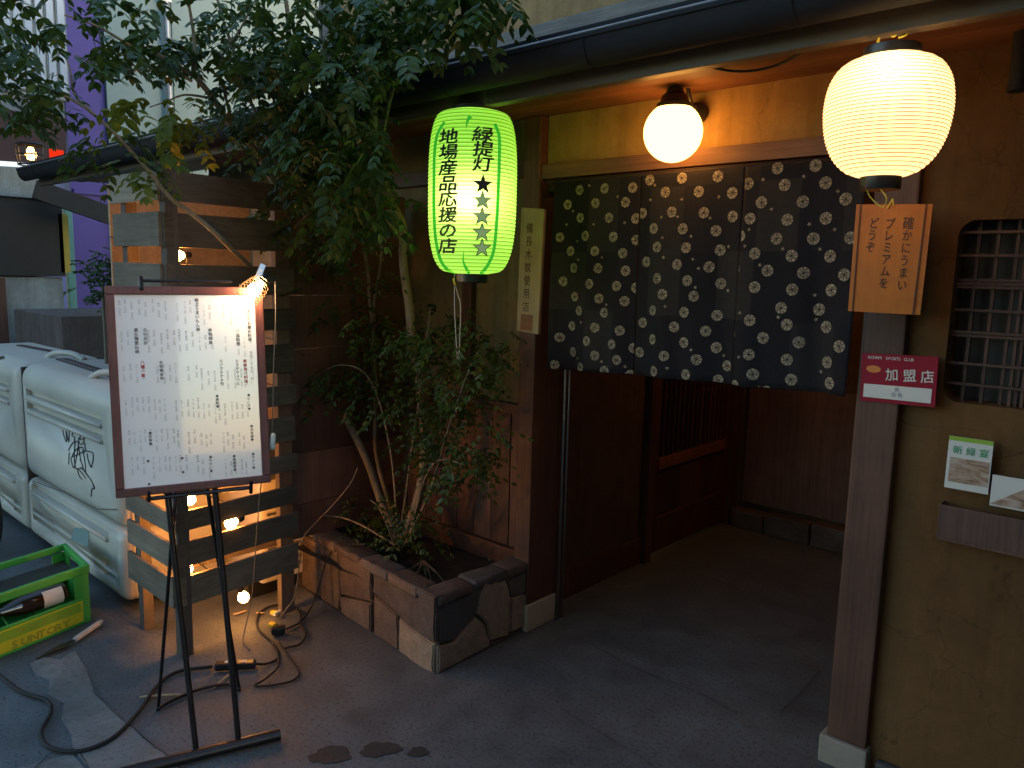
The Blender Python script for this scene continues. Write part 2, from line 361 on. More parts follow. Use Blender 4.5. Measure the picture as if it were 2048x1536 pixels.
# ------------------------------------------------------------------ text
_g = {}
def glyph(ch, off):
    k = (ch, off)
    if k not in _g:
        c = bpy.data.curves.new('t', 'FONT'); c.body = ch; c.offset = off; c.resolution_u = 2
        o = bpy.data.objects.new('t', c); COL.objects.link(o)
        dg = bpy.context.evaluated_depsgraph_get(); me = bpy.data.meshes.new_from_object(o.evaluated_get(dg))
        _g[k] = ([(v.co.x, v.co.y) for v in me.vertices], [tuple(p.vertices) for p in me.polygons])
        bpy.data.objects.remove(o); bpy.data.curves.remove(c); bpy.data.meshes.remove(me)
    return _g[k]
def put_glyph(mb, ch, u, v, size, fn, off=0.0, wx=1.0, shear=0.0, rot=0.0):
    """glyph centred on (u, v) of the mapping fn(u, v) -> world"""
    vs, fs = glyph(ch, 0.0)
    # bold strokes: the outline struck several times, each a hair to the side
    shifts = [(0, 0)] if off <= 0 else [(0, 0), (off, off*.4), (-off, -off*.4), (off*.3, -off), (-off*.3, off)]
    for q, (dx, dy) in enumerate(shifts):
        pts = []
        for x, y in vs:
            a = (x+dx-.5 if ord(ch) > 255 else x+dx-.32)*size*wx; b = (y+dy-.38)*size; a += b*shear
            pts.append(fn(u+a, v+b)+(CAM-fn(u, v)).normalized()*q*.00006)
        mb.add(pts, fs)
def one(parent, mat, ch, u, v, size, fn, name='character', **k):
    m1 = MB(); put_glyph(m1, ch, u, v, size, fn, **k); return m1.build(name, mat, parent)
def put_col(mb, txt, u, v, size, fn, step=1.05, **k):
    for ch in txt:
        if ch != ' ': 
            if ch == 'ー': put_glyph(mb, '｜', u, v, size, fn, **k)
            else: put_glyph(mb, ch, u, v, size, fn, **k)
        v -= size*step
def put_row(mb, txt, u, v, size, fn, step=.66, **k):
    for ch in txt:
        if ch != ' ': put_glyph(mb, ch, u, v, size, fn, **k)
        u += size*step

# ================================================================== SETTING
WY = 2.60      # wall plane left of the entrance
FY = 2.50      # faces of posts and lintel
me = MB(); me.add([(-60, -60, 0), (60, -60, 0), (60, 60, 0), (-60, 60, 0)], [(0, 1, 2, 3)])
g = me.build('ground', M['ground']); g['kind'] = 'structure'
def sheet(name, pts, mat, z0, z1, kind='structure', parent=None):
    mb = MB(); n = len(pts); P = [Vector((p[0], p[1], z1)) for p in pts]
    mb.poly(P, Vector((0, 0, 1)), z1-z0); o = mb.build(name, mat, parent)
    if kind: o['kind'] = kind
    return o
def zp(*q): return [Z(a, b, 0) for a, b in q]
pav = sheet('pavement', zp((60, 1330), (84, 1316), (120, 1322), (150, 1304), (172, 1340), (188, 1384), (230, 1428), (290, 1478), (350, 1529), (420, 1600), (240, 1600), (180, 1540), (146, 1500), (142, 1470), (122, 1440), (128, 1410), (96, 1392), (100, 1362), (70, 1350)), M['slab'], -.02, .006)
sheet('pavement', zp((12, 1545), (144, 1510), (222, 1600), (60, 1640)), M['slab'], -.02, .005)
def blob(cx, cy, rx, ry, rot, seed, n=28):
    r = random.Random(seed); ph = [r.uniform(0, 6.28) for _ in range(4)]; out = []
    for i in range(n):
        t = 2*math.pi*i/n; k = 1+.10*math.sin(3*t+ph[0])+.06*math.sin(5*t+ph[1])+.05*math.sin(9*t+ph[2])+r.uniform(-.03, .03)
        x, y = rx*k*math.cos(t), ry*k*math.sin(t); out.append((cx+x*math.cos(rot)-y*math.sin(rot), cy+x*math.sin(rot)+y*math.cos(rot)))
    return out
def joint(pts, w=.006):
    P = [Z(a, b, 0) for a, b in pts]; P = spline(P, 5); mb = MB(); vs = []
    for i, p in enumerate(P):
        t = (P[min(i+1, len(P)-1)]-P[max(i-1, 0)]).normalized(); n_ = Vector((-t.y, t.x, 0)); ww = w*rnd.uniform(.35, .9)
        p = p+n_*rnd.uniform(-.003, .003); vs += [p+n_*ww/2+Vector((0, 0, .009)), p-n_*ww/2+Vector((0, 0, .009))]
    mb.add(vs, [(2*i, 2*i+1, 2*i+3, 2*i+2) for i in range(len(P)-1)]); o = mb.build('pavement_joint', M['joint']); o['kind'] = 'structure'
M['joint'] = m_plain('joint_dirt', (.03, .03, .028), .9, .4, 30, 0, 0)
joint([(186, 1384), (230, 1430), (290, 1480), (352, 1532), (400, 1580)]); joint([(60, 1555), (100, 1512), (146, 1502)]); joint([(146, 1502), (165, 1518), (190, 1560)])
joint([(1180, 1290), (1260, 1335), (1370, 1378), (1476, 1430)], .005); joint([(1120, 1420), (1220, 1480), (1320, 1545)], .005); joint([(1560, 1432), (1600, 1390), (1640, 1345)], .005)
joint([(1300, 1130), (1420, 1160), (1560, 1215), (1660, 1250)], .005)
for i, (px, py, w, h) in enumerate(((661, 1511, 41, 17), (760, 1500, 41, 14), (836, 1505, 20, 10))):
    pts = [Z(a, b, 0) for a, b in blob(px, py, w, h, -.12, i, 60)]
    o = sheet('damp_patch', pts, M['wet'], .0005, .003)

# ---------------- restaurant building
rest = empty('restaurant_building', (-1.4, FY, 0), 'dark timber and tan plaster Japanese restaurant front with deep eave and curtained entrance', 'building')
XL0, XL1 = -2.215, -2.125       # left post
XR0, XR1 = -.79, -.665          # right post
def part(mb, name, mat, parent=rest, **k): return mb.build(name, mat, parent, **k)
part(MB().box(XL0, XL1, FY, FY+.19, .13, 2.26, .006), 'post', M['post'])
part(MB().box(XR0, XR1, FY, FY+.16, .10, 2.0, .006), 'post', M['post'])
part(MB().box(XR0+.012, XR1, FY+.03, FY+.16, 2.0, 2.26, .004), 'post', M['post'])
part(MB().box(XL0-.008, XL1+.006, FY-.008, FY+.2, 0, .128, .008), 'post_base', M['basestone'])
part(MB().box(XR0-.02, XR1+.008, FY-.012, FY+.17, 0, .098, .008), 'post_base', M['basestone'])
part(MB().box(XL1+.001, XR0+.01, FY+.012, FY+.12, 2.003, 2.062, .003), 'lintel', M['beam'])
part(MB().box(XL1+.001, XR0, FY+.06, FY+.16, 1.955, 2.001, .003), 'lintel', M['darkwood'])
part(MB().box(XL1+.001, XR0+.01, FY+.05, FY+.14, 2.064, 2.30), 'plaster_wall', M['plaster'])
# right-hand wall with a lattice window opening
wx0, wx1, wz0, wz1 = -.558, -.06, 1.262, 1.79
RY = FY+.035
mb = MB(); mb.box(XR1-.01, wx0, RY, RY+.12, .0, 2.30); mb.box(wx0, 0.49, RY, RY+.12, wz1, 2.30); mb.box(wx0, 0.49, RY, RY+.12, 0, wz0); mb.box(wx1, 0.49, RY, RY+.12, wz0, wz1)
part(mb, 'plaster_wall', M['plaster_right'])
# rounded inner corners of the opening
mb = MB()
for (cx, cz, sx, sz) in ((wx0, wz1, 1, -1), (wx0, wz0, 1, 1), (wx1, wz1, -1, -1), (wx1, wz0, -1, 1)):
    r = .045; pts = [Vector((cx-.001*sx, RY+.001, cz-.001*sz))]
    for k in range(7):
        t = math.pi/2*k/6; pts.append(Vector((cx+sx*(r-r*math.sin(t)), RY+.001, cz+sz*(r-r*math.cos(t)))))
    mb.poly(pts, Vector((0, -1, 0)), .11)
o = part(mb, 'opening_corner', M['plaster_right']); o['kind'] = 'stuff'
win = MB().box(wx0, wx1, RY+.112, RY+.118, wz0, wz1).build('window', M['shutter'], rest)
for (a, w) in ((1919, 0),):
    pass
vb = [Y(x, 620, RY+.05).x for x in (1944, 1982, 2021)]
for x in vb: MB().box(x-.0045, x+.0045, RY+.045, RY+.056, wz0, wz1).build('lattice_bar', M['post'], win)
for k in range(9):
    x = vb[2]+.022+.0155*k if k < 3 else vb[2]+.10+.042*(k-3)
    if x < wx1-.01: MB().box(x-.004, x+.004, RY+.045, RY+.056, wz0, wz1).build('lattice_bar', M['post'], win)
for py in (465, 511, 560, 567, 574, 620, 664, 671, 727, 768):
    z = Y(1935, py, RY+.04).z; MB().box(wx0, wx1, RY+.032, RY+.044, z-.004, z+.004).build('lattice_bar', M['post'], win)
# small stone plinth along the right wall
for k in range(5):
    x0 = XR1+.03+k*.42; part(MB().box(x0, x0+.41, FY-.0, RY-.001, 0, .07+rnd.uniform(-.01, .01), .012), 'plinth_stone', M['slate'])
# wall left of the entrance
rail_z = .97
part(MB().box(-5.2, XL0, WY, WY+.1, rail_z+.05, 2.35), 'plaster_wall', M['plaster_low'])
part(MB().box(-5.2, XL0, WY-.03, WY+.02, rail_z, rail_z+.048, .004), 'rail', M['post'])
x = XL0-.003
while x > -5.2:
    w = .118; part(MB().box(x-w, x-.004, WY-.004+rnd.uniform(-.002, .002), WY+.05, .33, rail_z-.002, .003), 'wainscot_board', M['wainscot']); x -= w
part(MB().box(-5.2, XL0, WY-.03, WY+.05, .24, .329, .004), 'rail', M['post'])
part(MB().box(-5.2, XL0, WY-.01, WY+.05, 0, .238), 'foundation', M['concrete_dark'])
xs = Y(937, 600, WY-.02).x
part(MB().box(xs-.03, xs+.03, WY-.035, WY, rail_z+.05, 2.30, .003), 'wall_stud', M['post'])
part(MB().box(-3.6, -3.5, WY-.035, WY, rail_z+.05, 2.30, .003), 'wall_stud', M['post'])
part(MB().box(-5.2, XL0, WY-.03, WY, 2.03, 2.10, .003), 'beam', M['post'])
# entrance interior
IY = 4.70
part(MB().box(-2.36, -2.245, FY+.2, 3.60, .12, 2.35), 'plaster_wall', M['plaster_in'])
part(MB().box(-2.245, -2.228, FY+.2, 3.60, 0, .15, .003), 'skirting', M['post'])
part(MB().box(-2.30, -2.20, 3.60, 3.665, 0, 2.35, .004), 'door_jamb', M['darkwood'])
part(MB().box(-2.30, -2.20, 4.62, 4.69, 0, 2.35, .004), 'door_jamb', M['darkwood'])
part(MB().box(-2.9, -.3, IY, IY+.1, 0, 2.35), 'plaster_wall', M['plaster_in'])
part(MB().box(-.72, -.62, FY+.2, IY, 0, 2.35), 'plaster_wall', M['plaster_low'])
part(MB().box(-2.9, -.62, FY+.1, IY+.1, 2.32, 2.40), 'ceiling', M['darkwood'])
part(MB().box(-2.14, -.9, IY-.02, IY-.001, .165, .95), 'wall_panel', M['wainscot'])
xx = -2.18
while xx < -.72:
    w = rnd.uniform(.16, .3); part(MB().box(xx, min(xx+w-.012, -.73), IY-.10-rnd.uniform(0, .02), IY-.001, 0, .14+rnd.uniform(-.02, .01), .012), 'plinth_stone', M['stone']); xx += w
0 and sheet('entrance_floor', [(-2.24, FY+.02), (XR0, FY+.02), (XR0, IY), (-2.24, IY)], M['inner_floor'], -.01, .004)
for k in range(1, 3):
    yy = FY+.1+k*.75
# door: sliding lattice
DX = -2.225
door = MB().box(DX-.03, DX, 3.668, 3.74, .03, 1.93, .003).box(DX-.03, DX, 4.55, 4.618, .03, 1.93, .003).box(DX-.03, DX, 3.74, 4.55, 1.85, 1.93, .003).box(DX-.03, DX, 3.74, 4.55, .03, .21, .003).build('sliding_door', M['darkwood'], rest)
MB().box(DX-.03, DX+.004, 3.741, 4.549, .52, .585, .003).build('door_rail', M['soffit'], door)
MB().box(DX-.03, DX+.004, 3.741, 4.549, .211, .235, .003).build('door_rail', M['post'], door)
for k in range(3):
    y0 = 3.742+k*.27; MB().box(DX-.024, DX-.014, y0, y0+.262, .236, .519, .002).build('door_panel', M['darkwood'], door)
for k in range(14):
    y0 = 3.78+k*.055; MB().box(DX-.016, DX-.003, y0, y0+.016, .586, 1.849).build('lattice_bar', M['post'], door)
for z0 in (.93, .985, 1.05, 1.5): MB().box(DX-.026, DX-.017, 3.741, 4.549, z0, z0+.012).build('lattice_bar', M['post'], door)
MB().box(DX-.029, DX-.027, 3.741, 4.549, .586, 1.849).build('door_glass', M['shutter'], door)
il = empty('added_entry_lamp', (-1.25, 3.95, 2.31), 'small round lamp added unseen behind the curtain to warm the entrance floor', 'ceiling lamp')  # added lamp, out of sight, gives the entrance floor a warm tone
MB().lathe((-1.25, 3.95, 2.27), [(.05, .0), (.055, .002), (.055, .045), (.0, .046)], 20, capb=False).build('housing', M['black'] if 'black' in M else M['darkwood'], il, smooth='auto')
MB().lathe((-1.25, 3.95, 2.272), [(.0, .0), (.045, .002), (.045, .012)], 20, capb=False, capt=False).build('diffuser', m_emit('added_entry_lamp_glow', (1, .36, .06), 190.0), il)
# steel rail pipes on the post
for yy in (FY+.205, FY+.235): part(MB().tube([(XL1+.012, yy, .0), (XL1+.012, yy, 2.0)], .007, 8), 'door_pipe', M['steel'], smooth=True)

# ---------------- eave
GY = 1.98
EX0, EX1 = -6.75, 0.49
nb = 4; ys = [2.045+(2.55-2.045)*k/nb for k in range(nb+1)]
for k in range(nb):
    z0 = 2.235+.035*(k/nb); part(MB().box(EX0+.1, EX1, ys[k], ys[k+1]-.004, z0, z0+.02, .002), 'soffit_board', M['soffit'])
part(MB().box(EX0+.05, EX1, 2.0, 2.043, 2.19, 2.33, .003), 'fascia_board', M['fascia'])
gp = []; n = 10
for k in range(n+1):
    t = math.pi*(1+k/n); gp.append((GY-.055+.052*math.cos(t), 2.295+.075*math.sin(t)))
mb = MB(); m_ = len(gp)
vs = [(EX0, a, b) for a, b in gp]+[(EX1, a, b) for a, b in gp]+[(EX0, a*1+(.004 if a < GY-.055 else -.004), b+.004) for a, b in gp]+[(EX1, a+(.004 if a < GY-.055 else -.004), b+.004) for a, b in gp]
fs = [(i, i+1, m_+i+1, m_+i) for i in range(m_-1)]+[(2*m_+i, 3*m_+i, 3*m_+i+1, 2*m_+i+1) for i in range(m_-1)]+[(0, m_, 3*m_, 2*m_), (m_-1, 3*m_-1, 4*m_-1, 2*m_-1), tuple(range(m_))]
mb.add(vs, fs)
mb.box(EX0, EX1, GY-.113, GY-.103, 2.293, 2.306, .002)
gut = part(mb, 'gutter', M['gutter'], smooth='auto')
MB().tube([(EX0, GY-.108, 2.309), (EX1, GY-.108, 2.309)], .0045, 8).build('gutter_highlight', M['rim_grey'], gut, smooth=True)  # pale tube stands in for the highlight along the gutter lip
for k in range(11):
    xk = -6.4+k*.62
    MB().tube([(xk, GY-.055+.0535*math.cos(t), 2.296+.077*math.sin(t)) for t in [math.pi*(1+j/8) for j in range(9)]], .003, 6).box(xk-.006, xk+.006, GY-.004, 2.0, 2.29, 2.31).build('gutter_bracket', M['gutter'], gut)
mb = MB(); mb.add([(EX0, GY-.02, 2.335), (EX1, GY-.02, 2.335), (EX1, WY+.05, 2.46), (EX0, WY+.05, 2.46), (EX0, GY-.02, 2.36), (EX1, GY-.02, 2.36), (EX1, WY+.05, 2.5), (EX0, WY+.05, 2.5)], [(0, 1, 2, 3), (4, 7, 6, 5), (0, 4, 5, 1), (1, 5, 6, 2), (2, 6, 7, 3), (3, 7, 4, 0)])
part(mb, 'eave_roof', M['gutter'])
# upper storey
part(MB().box(-3.9, 0.49, WY+.03, WY+.14, 2.46, 2.675, .006), 'beam', M['greywood'])
part(MB().box(-3.9, 0.49, WY+.06, WY+.2, 2.676, 5.2), 'plaster_wall', M['plaster_up'])
for xk in (Y(1292, 20, WY).x, -3.84, -.2): part(MB().box(xk-.06, xk+.06, WY+.025, WY+.1, 2.677, 5.2, .005), 'wall_stud', M['greywood'])
part(MB().box(-3.9, -3.8, WY+.14, 6.5, 0, 5.2), 'side_wall', M['plaster_up'])
part(MB().box(-3.9, 0.49, WY+.2, 6.5, 5.2, 5.3), 'roof', M['gutter'])
# black wire under the soffit
part(MB().tube(spline([Y(1365, 122, 2.1), Y(1400, 130, 2.2), Y(1480, 143, 2.25), Y(1560, 128, 2.25), Y(1650, 74, 2.15)]), .004, 6), 'soffit_wire', M['cable'], smooth=True)
# pipe end at top right
p = Y(2034, 184, 2.36)
o = MB().lathe((p.x, p.y, 2.0), [(.018, p.z-2.0), (.024, p.z-1.998), (.024, p.z-1.98), (.022, p.z-1.979), (.022, .24)], 20).build('pipe', M['gutter'], None, smooth='auto', loc=(p.x, p.y, p.z))
tag(o, 'short dark pipe hanging under the eave beside the right wall at the top corner', 'pipe')

# ---------------- green and white lanterns
def frust(prof, z):
    for (r0, z0), (r1, z1) in zip(prof, prof[1:]):
        if z0 <= z <= z1: return r0+(r1-r0)*(z-z0)/(z1-z0+1e-9)
    return prof[0][0] if z < prof[0][1] else prof[-1][0]
def lantern(name, c, R, H, rt_, rb_, e, nrib, shade, ribmat, label):
    root = empty(name, c, label, 'lantern')
    prof0 = []
    if isinstance(e, list):
        P_ = spline([Vector((a*R, b*H/2, 0)) for a, b in e], 6); prof0 = [(p.x, p.y) for p in P_]
    for k in range(61 if not prof0 else 0):
        s = -1+2*k/60; q = (1-abs(s)**e)**(1/e)
        lo = rb_ if s < 0 else rt_
        prof0.append((lo+(R-lo)*q, s*H/2))
    prof = []
    for i in range(nrib*4+1):
        z = -H/2+H*i/(nrib*4); r = frust(prof0, z); ph = (i % 4)/4
        prof.append((r-.0022*abs(math.cos(math.pi*ph)) if ribmat is not None else r, z))
    sh = MB().lathe(c, prof, 56, capb=False, capt=False).build('paper_shade', shade, root, smooth=True)
    mb = MB()
    for i in range(1, nrib):
        z = -H/2+H*i/nrib; r = frust(prof0, z)-.0012
        mb.tube([Vector(c)+Vector((r*math.cos(t), r*math.sin(t), z)) for t in [2*math.pi*k/48 for k in range(49)]], .0009, 4, caps=False)
    mb.build('bamboo_rib', ribmat, root, label='fine hoops holding the paper')
    return root, prof0, sh
cG = Y(945, 389, 2.03); cG = Vector((cG.x, 2.03, cG.z)); HG = .578; RG = .163
lg, profG, shG = lantern('green_lantern', cG, RG, HG, .095, .06, 3.0, 44, M['lamp_green'], M['rib_g'], 'tall green paper lantern with black brush characters and stars left of the entrance')
MB().lathe(cG, [(.0, -HG/2-.032), (.058, -HG/2-.032), (.062, -HG/2-.028), (.062, -HG/2+.004), (.05, -HG/2+.004)], 36).build('bottom_ring', M['black'], lg, smooth='auto')
MB().lathe(cG, [(.07, HG/2-.004), (.087, HG/2-.004), (.087, HG/2+.014), (.08, HG/2+.016), (.0, HG/2+.016)], 36, capb=False).build('top_ring', M['black'], lg, smooth='auto')
MB().tube([cG+Vector((-.09, 0, HG/2+.02)), cG+Vector((-.06, 0, HG/2+.05)), cG+Vector((0, 0, HG/2+.055)), cG+Vector((.06, 0, HG/2+.05)), cG+Vector((.09, 0, HG/2+.02))], .004, 6).tube([cG+Vector((0, 0, HG/2+.05)), cG+Vector((0, .01, HG/2+.075))], .005, 6).build('hanger', M['black'], lg, smooth=True)
# yellow knot, wire and cord below
kk = Vector(cG)+Vector((-.058, -.03, -HG/2-.03))
MB().tube(spline([kk+Vector((0, 0, .03)), kk, kk+Vector((.004, 0, -.12)), kk+Vector((.012, .01, -.30))]), .0018, 5).tube(spline([kk+Vector((0, 0, .0)), kk+Vector((.02, 0, -.05)), kk+Vector((.035, .0, -.10)), kk+Vector((.02, .01, -.30))]), .0018, 5).build('hanging_cord', M['handle'], lg, smooth=True)
MB().tube([kk+Vector((-.004, 0, .012)), kk+Vector((.008, 0, -.012))], [.004, .008], 6).build('cord_knot', M['tape'], lg, smooth=True)

def lmap(c, prof, lift=.0022):
    vd = Vector((CAM.x-c.x, CAM.y-c.y, 0)).normalized(); hd = Vector((-vd.y, vd.x, 0))
    def fn(u, v):
        r = frust(prof, v)+lift; t = max(-.999, min(.999, u/r)); cz = math.sqrt(1-t*t)
        return Vector(c)+hd*(r*t)+vd*(r*cz)+Vector((0, 0, v))
    return fn
def pm_px(c, px, py):
    """pixel -> (u, v) across the lantern"""
    vd = Vector((CAM.x-c.x, CAM.y-c.y, 0)).normalized(); hd = Vector((-vd.y, vd.x, 0))
    q = onp(px, py, Vector(c)+vd*.16, vd); return (q-Vector(c)).dot(hd), q.z-c.z
fnG = lmap(cG, profG, .0036); fnG2 = lmap(cG, profG, .0046); fnG0 = lmap(cG, profG, .0012)
for ch, px, py in zip('緑提灯', (966, 967, 966), (268, 298, 328)):
    u, v = pm_px(cG, px, py); one(lg, M['ink'], ch, u, v, .055, fnG2, off=.022, wx=1.34, shear=.14)
for i, ch in enumerate('地場産品応援の店'):
    u, v = pm_px(cG, 897-i*.3, 270+i*31.6); one(lg, M['ink'], ch, u, v, .056, fnG2, off=.024, wx=1.22, shear=.12)
def star(mb, px, py, ro, fn):
    u, v = pm_px(cG, px, py); pts = []
    for k in range(10):
        r = ro if k % 2 == 0 else ro*.40; t = math.pi/2+k*math.pi/5; pts.append(fn(u+r*math.cos(t), v+r*math.sin(t)))
    n = len(mb.v); mb.add([fn(u, v)]+pts, [(0, 1+i, 1+(i+1) % 10) for i in range(10)])
mb = MB(); star(mb, 966, 369, .036, fnG2)
mb.build('star', M['ink'], lg, label='solid black star')
for k, (px, py) in enumerate(((965, 401), (964, 433), (964, 465), (964, 496))):
    a = MB(); star(a, px, py, .036, fnG); so_ = a.build('star', M['ink'], lg, label='outlined grey star')
    b = MB(); star(b, px, py, .0285, fnG2); b.build('star_fill', M['star'], so_)
def strip(mb, pts, w, fn):
    P = [pm_px(cG, *p) for p in pts]; P = spline([Vector((a, b, 0)) for a, b in P], 8); vs = []
    m = len(P); ws = w if isinstance(w, list) else [w]*m
    for i, p in enumerate(P):
        t = (P[min(i+1, m-1)]-P[max(i-1, 0)]); t.normalize(); nn = Vector((-t.y, t.x, 0)); ww = w[0]+(w[1]-w[0])*i/(m-1) if isinstance(w, (list, tuple)) else w
        vs += [fn(*(p+nn*ww/2)[:2]), fn(*(p-nn*ww/2)[:2])]
    mb.add(vs, [(2*i, 2*i+1, 2*i+3, 2*i+2) for i in range(m-1)])
mb = MB()
strip(mb, [(888, 238), (873, 262), (867, 300), (866, 360), (866, 420), (870, 480), (882, 525), (905, 548)], .0115, fnG0)
strip(mb, [(990, 244), (999, 270), (999, 320), (997, 380), (994, 440), (988, 500), (976, 530), (962, 548)], .0115, fnG0)
strip(mb, [(941, 230), (935, 240), (932, 256)], (.016, .002), fnG0)
strip(mb, [(927, 503), (927, 525), (938, 547)], (.002, .012), fnG0)
mb.build('stripe', M['stripe'], lg)
MB().lathe(cG+Vector((0, 0, -.01)), [(.001, -.035), (.02, -.028), (.03, -.005), (.022, .02), (.012, .04), (.001, .042)], 14).build('bulb', m_emit('green_lantern_bulb', (1, .85, .5), 3), lg, smooth=True)
def plight(name, loc, e, col, r, parent=None):
    l = bpy.data.lights.new(name, 'POINT'); l.energy = e*KX; l.color = col; l.shadow_soft_size = r
    o = bpy.data.objects.new(name, l); COL.objects.link(o); o.location = loc
    if parent: o.parent = parent; o.location = Vector(loc)-wloc(parent)
    return o
vdG = Vector((CAM.x-cG.x, CAM.y-cG.y, 0)).normalized()
plight('green_lantern_light', cG+vdG*.118+Vector((-.012, 0, -.03)), 2.2, (1, .85, .4), .012, lg)

cW = Y(1772, 237, 2.03); cW = Vector((cW.x, 2.03, cW.z)); HW = .278; RW = .1435
lw, profW, shW = lantern('white_lantern', cW, RW, HW, .060, .042, [(.35, -1), (.60, -.89), (.81, -.66), (.945, -.33), (1, .05), (.99, .35), (.93, .62), (.80, .84), (.62, .96), (.46, 1)], 33, M['lamp_white'], M['rib'], 'round white paper lantern glowing under the eave at the right')
MB().lathe(cW, [(.0, -HW/2-.030), (.045, -HW/2-.030), (.047, -HW/2-.026), (.047, -HW/2+.004), (.035, -HW/2+.004)], 36).build('bottom_ring', M['black'], lw, smooth='auto')
MB().lathe(cW, [(.048, HW/2-.006), (.064, HW/2-.006), (.066, HW/2-.002), (.064, HW/2+.024), (.058, HW/2+.026), (.056, HW/2+.0)], 40, capb=False, capt=False).build('top_ring', M['black'], lw, smooth='auto')
MB().tube(spline([cW+Vector((-.03, 0, HW/2+.02)), cW+Vector((-.034, 0, HW/2+.05)), cW+Vector((-.012, 0, HW/2+.062)), cW+Vector((0, 0, HW/2+.05)), cW+Vector((.02, 0, HW/2+.065)), cW+Vector((.03, 0, HW/2+.05)), cW+Vector((.012, 0, HW/2+.045))]), .0028, 6).tube([cW+Vector((-.034, 0, HW/2+.02)), cW+Vector((-.036, .02, HW/2+.075))], .002, 6).build('hanger', M['tape'], lw, smooth=True)
MB().tube(spline([cW+Vector((.01, -.03, -HW/2-.03)), cW+Vector((.03, -.04, -HW/2-.055)), cW+Vector((.02, -.03, -HW/2-.075)), cW+Vector((-.01, -.03, -HW/2-.05)), cW+Vector((-.02, -.03, -HW/2-.03))]), .0016, 5).build('loop_cord', M['tape'], lw, smooth=True)
MB().lathe(cW+Vector((0, 0, .06)), [(.001, -.045), (.02, -.038), (.03, -.012), (.024, .015), (.014, .035), (.013, .06)], 14).build('bulb', m_emit('white_lantern_bulb', (1, .85, .5), 5), lw, smooth=True)
vdW = Vector((CAM.x-cW.x, CAM.y-cW.y, 0)).normalized()
plight('white_lantern_light', cW+vdW*.088+Vector((.0, 0, .075)), 1.0, (1, .78, .42), .012, lw)

# ---------------- globe wall lamp
cB = Y(1346, 265, 2.38)
gl = empty('wall_lamp', cB, 'round opal globe lamp on a black bracket above the entrance curtain', 'wall lamp')
r = .100
MB().lathe(cB, [(r*math.sin(math.pi*k/20)+.0001, -r*math.cos(math.pi*k/20)) for k in range(19)], 40).build('globe', M['globe'], gl, smooth=True)
MB().lathe(cB, [(.058, .078), (.060, .080), (.060, .094), (.050, .098), (.044, .120), (.030, .132), (.028, .145), (.0, .147)], 28, capb=False).build('globe_cap', M['black'], gl, smooth='auto')
q = cB+Vector((0, 0, .14)); wallp = Vector((q.x+.005, FY+.045, cB.z+.09))
MB().tube(spline([q, q+Vector((0, .0, .05)), q+Vector((0, .025, .082)), q+Vector((0, .06, .06)), Vector((q.x, FY-.01, cB.z+.12)), wallp]), .0075, 10).build('arm', M['black'], gl, smooth=True)
MB().lathe(wallp, [(.0, -.05), (.02, -.048), (.034, -.03), (.036, -.001)], 24, axis=(0, 1, 0)).build('wall_plate', M['black'], gl, smooth='auto')

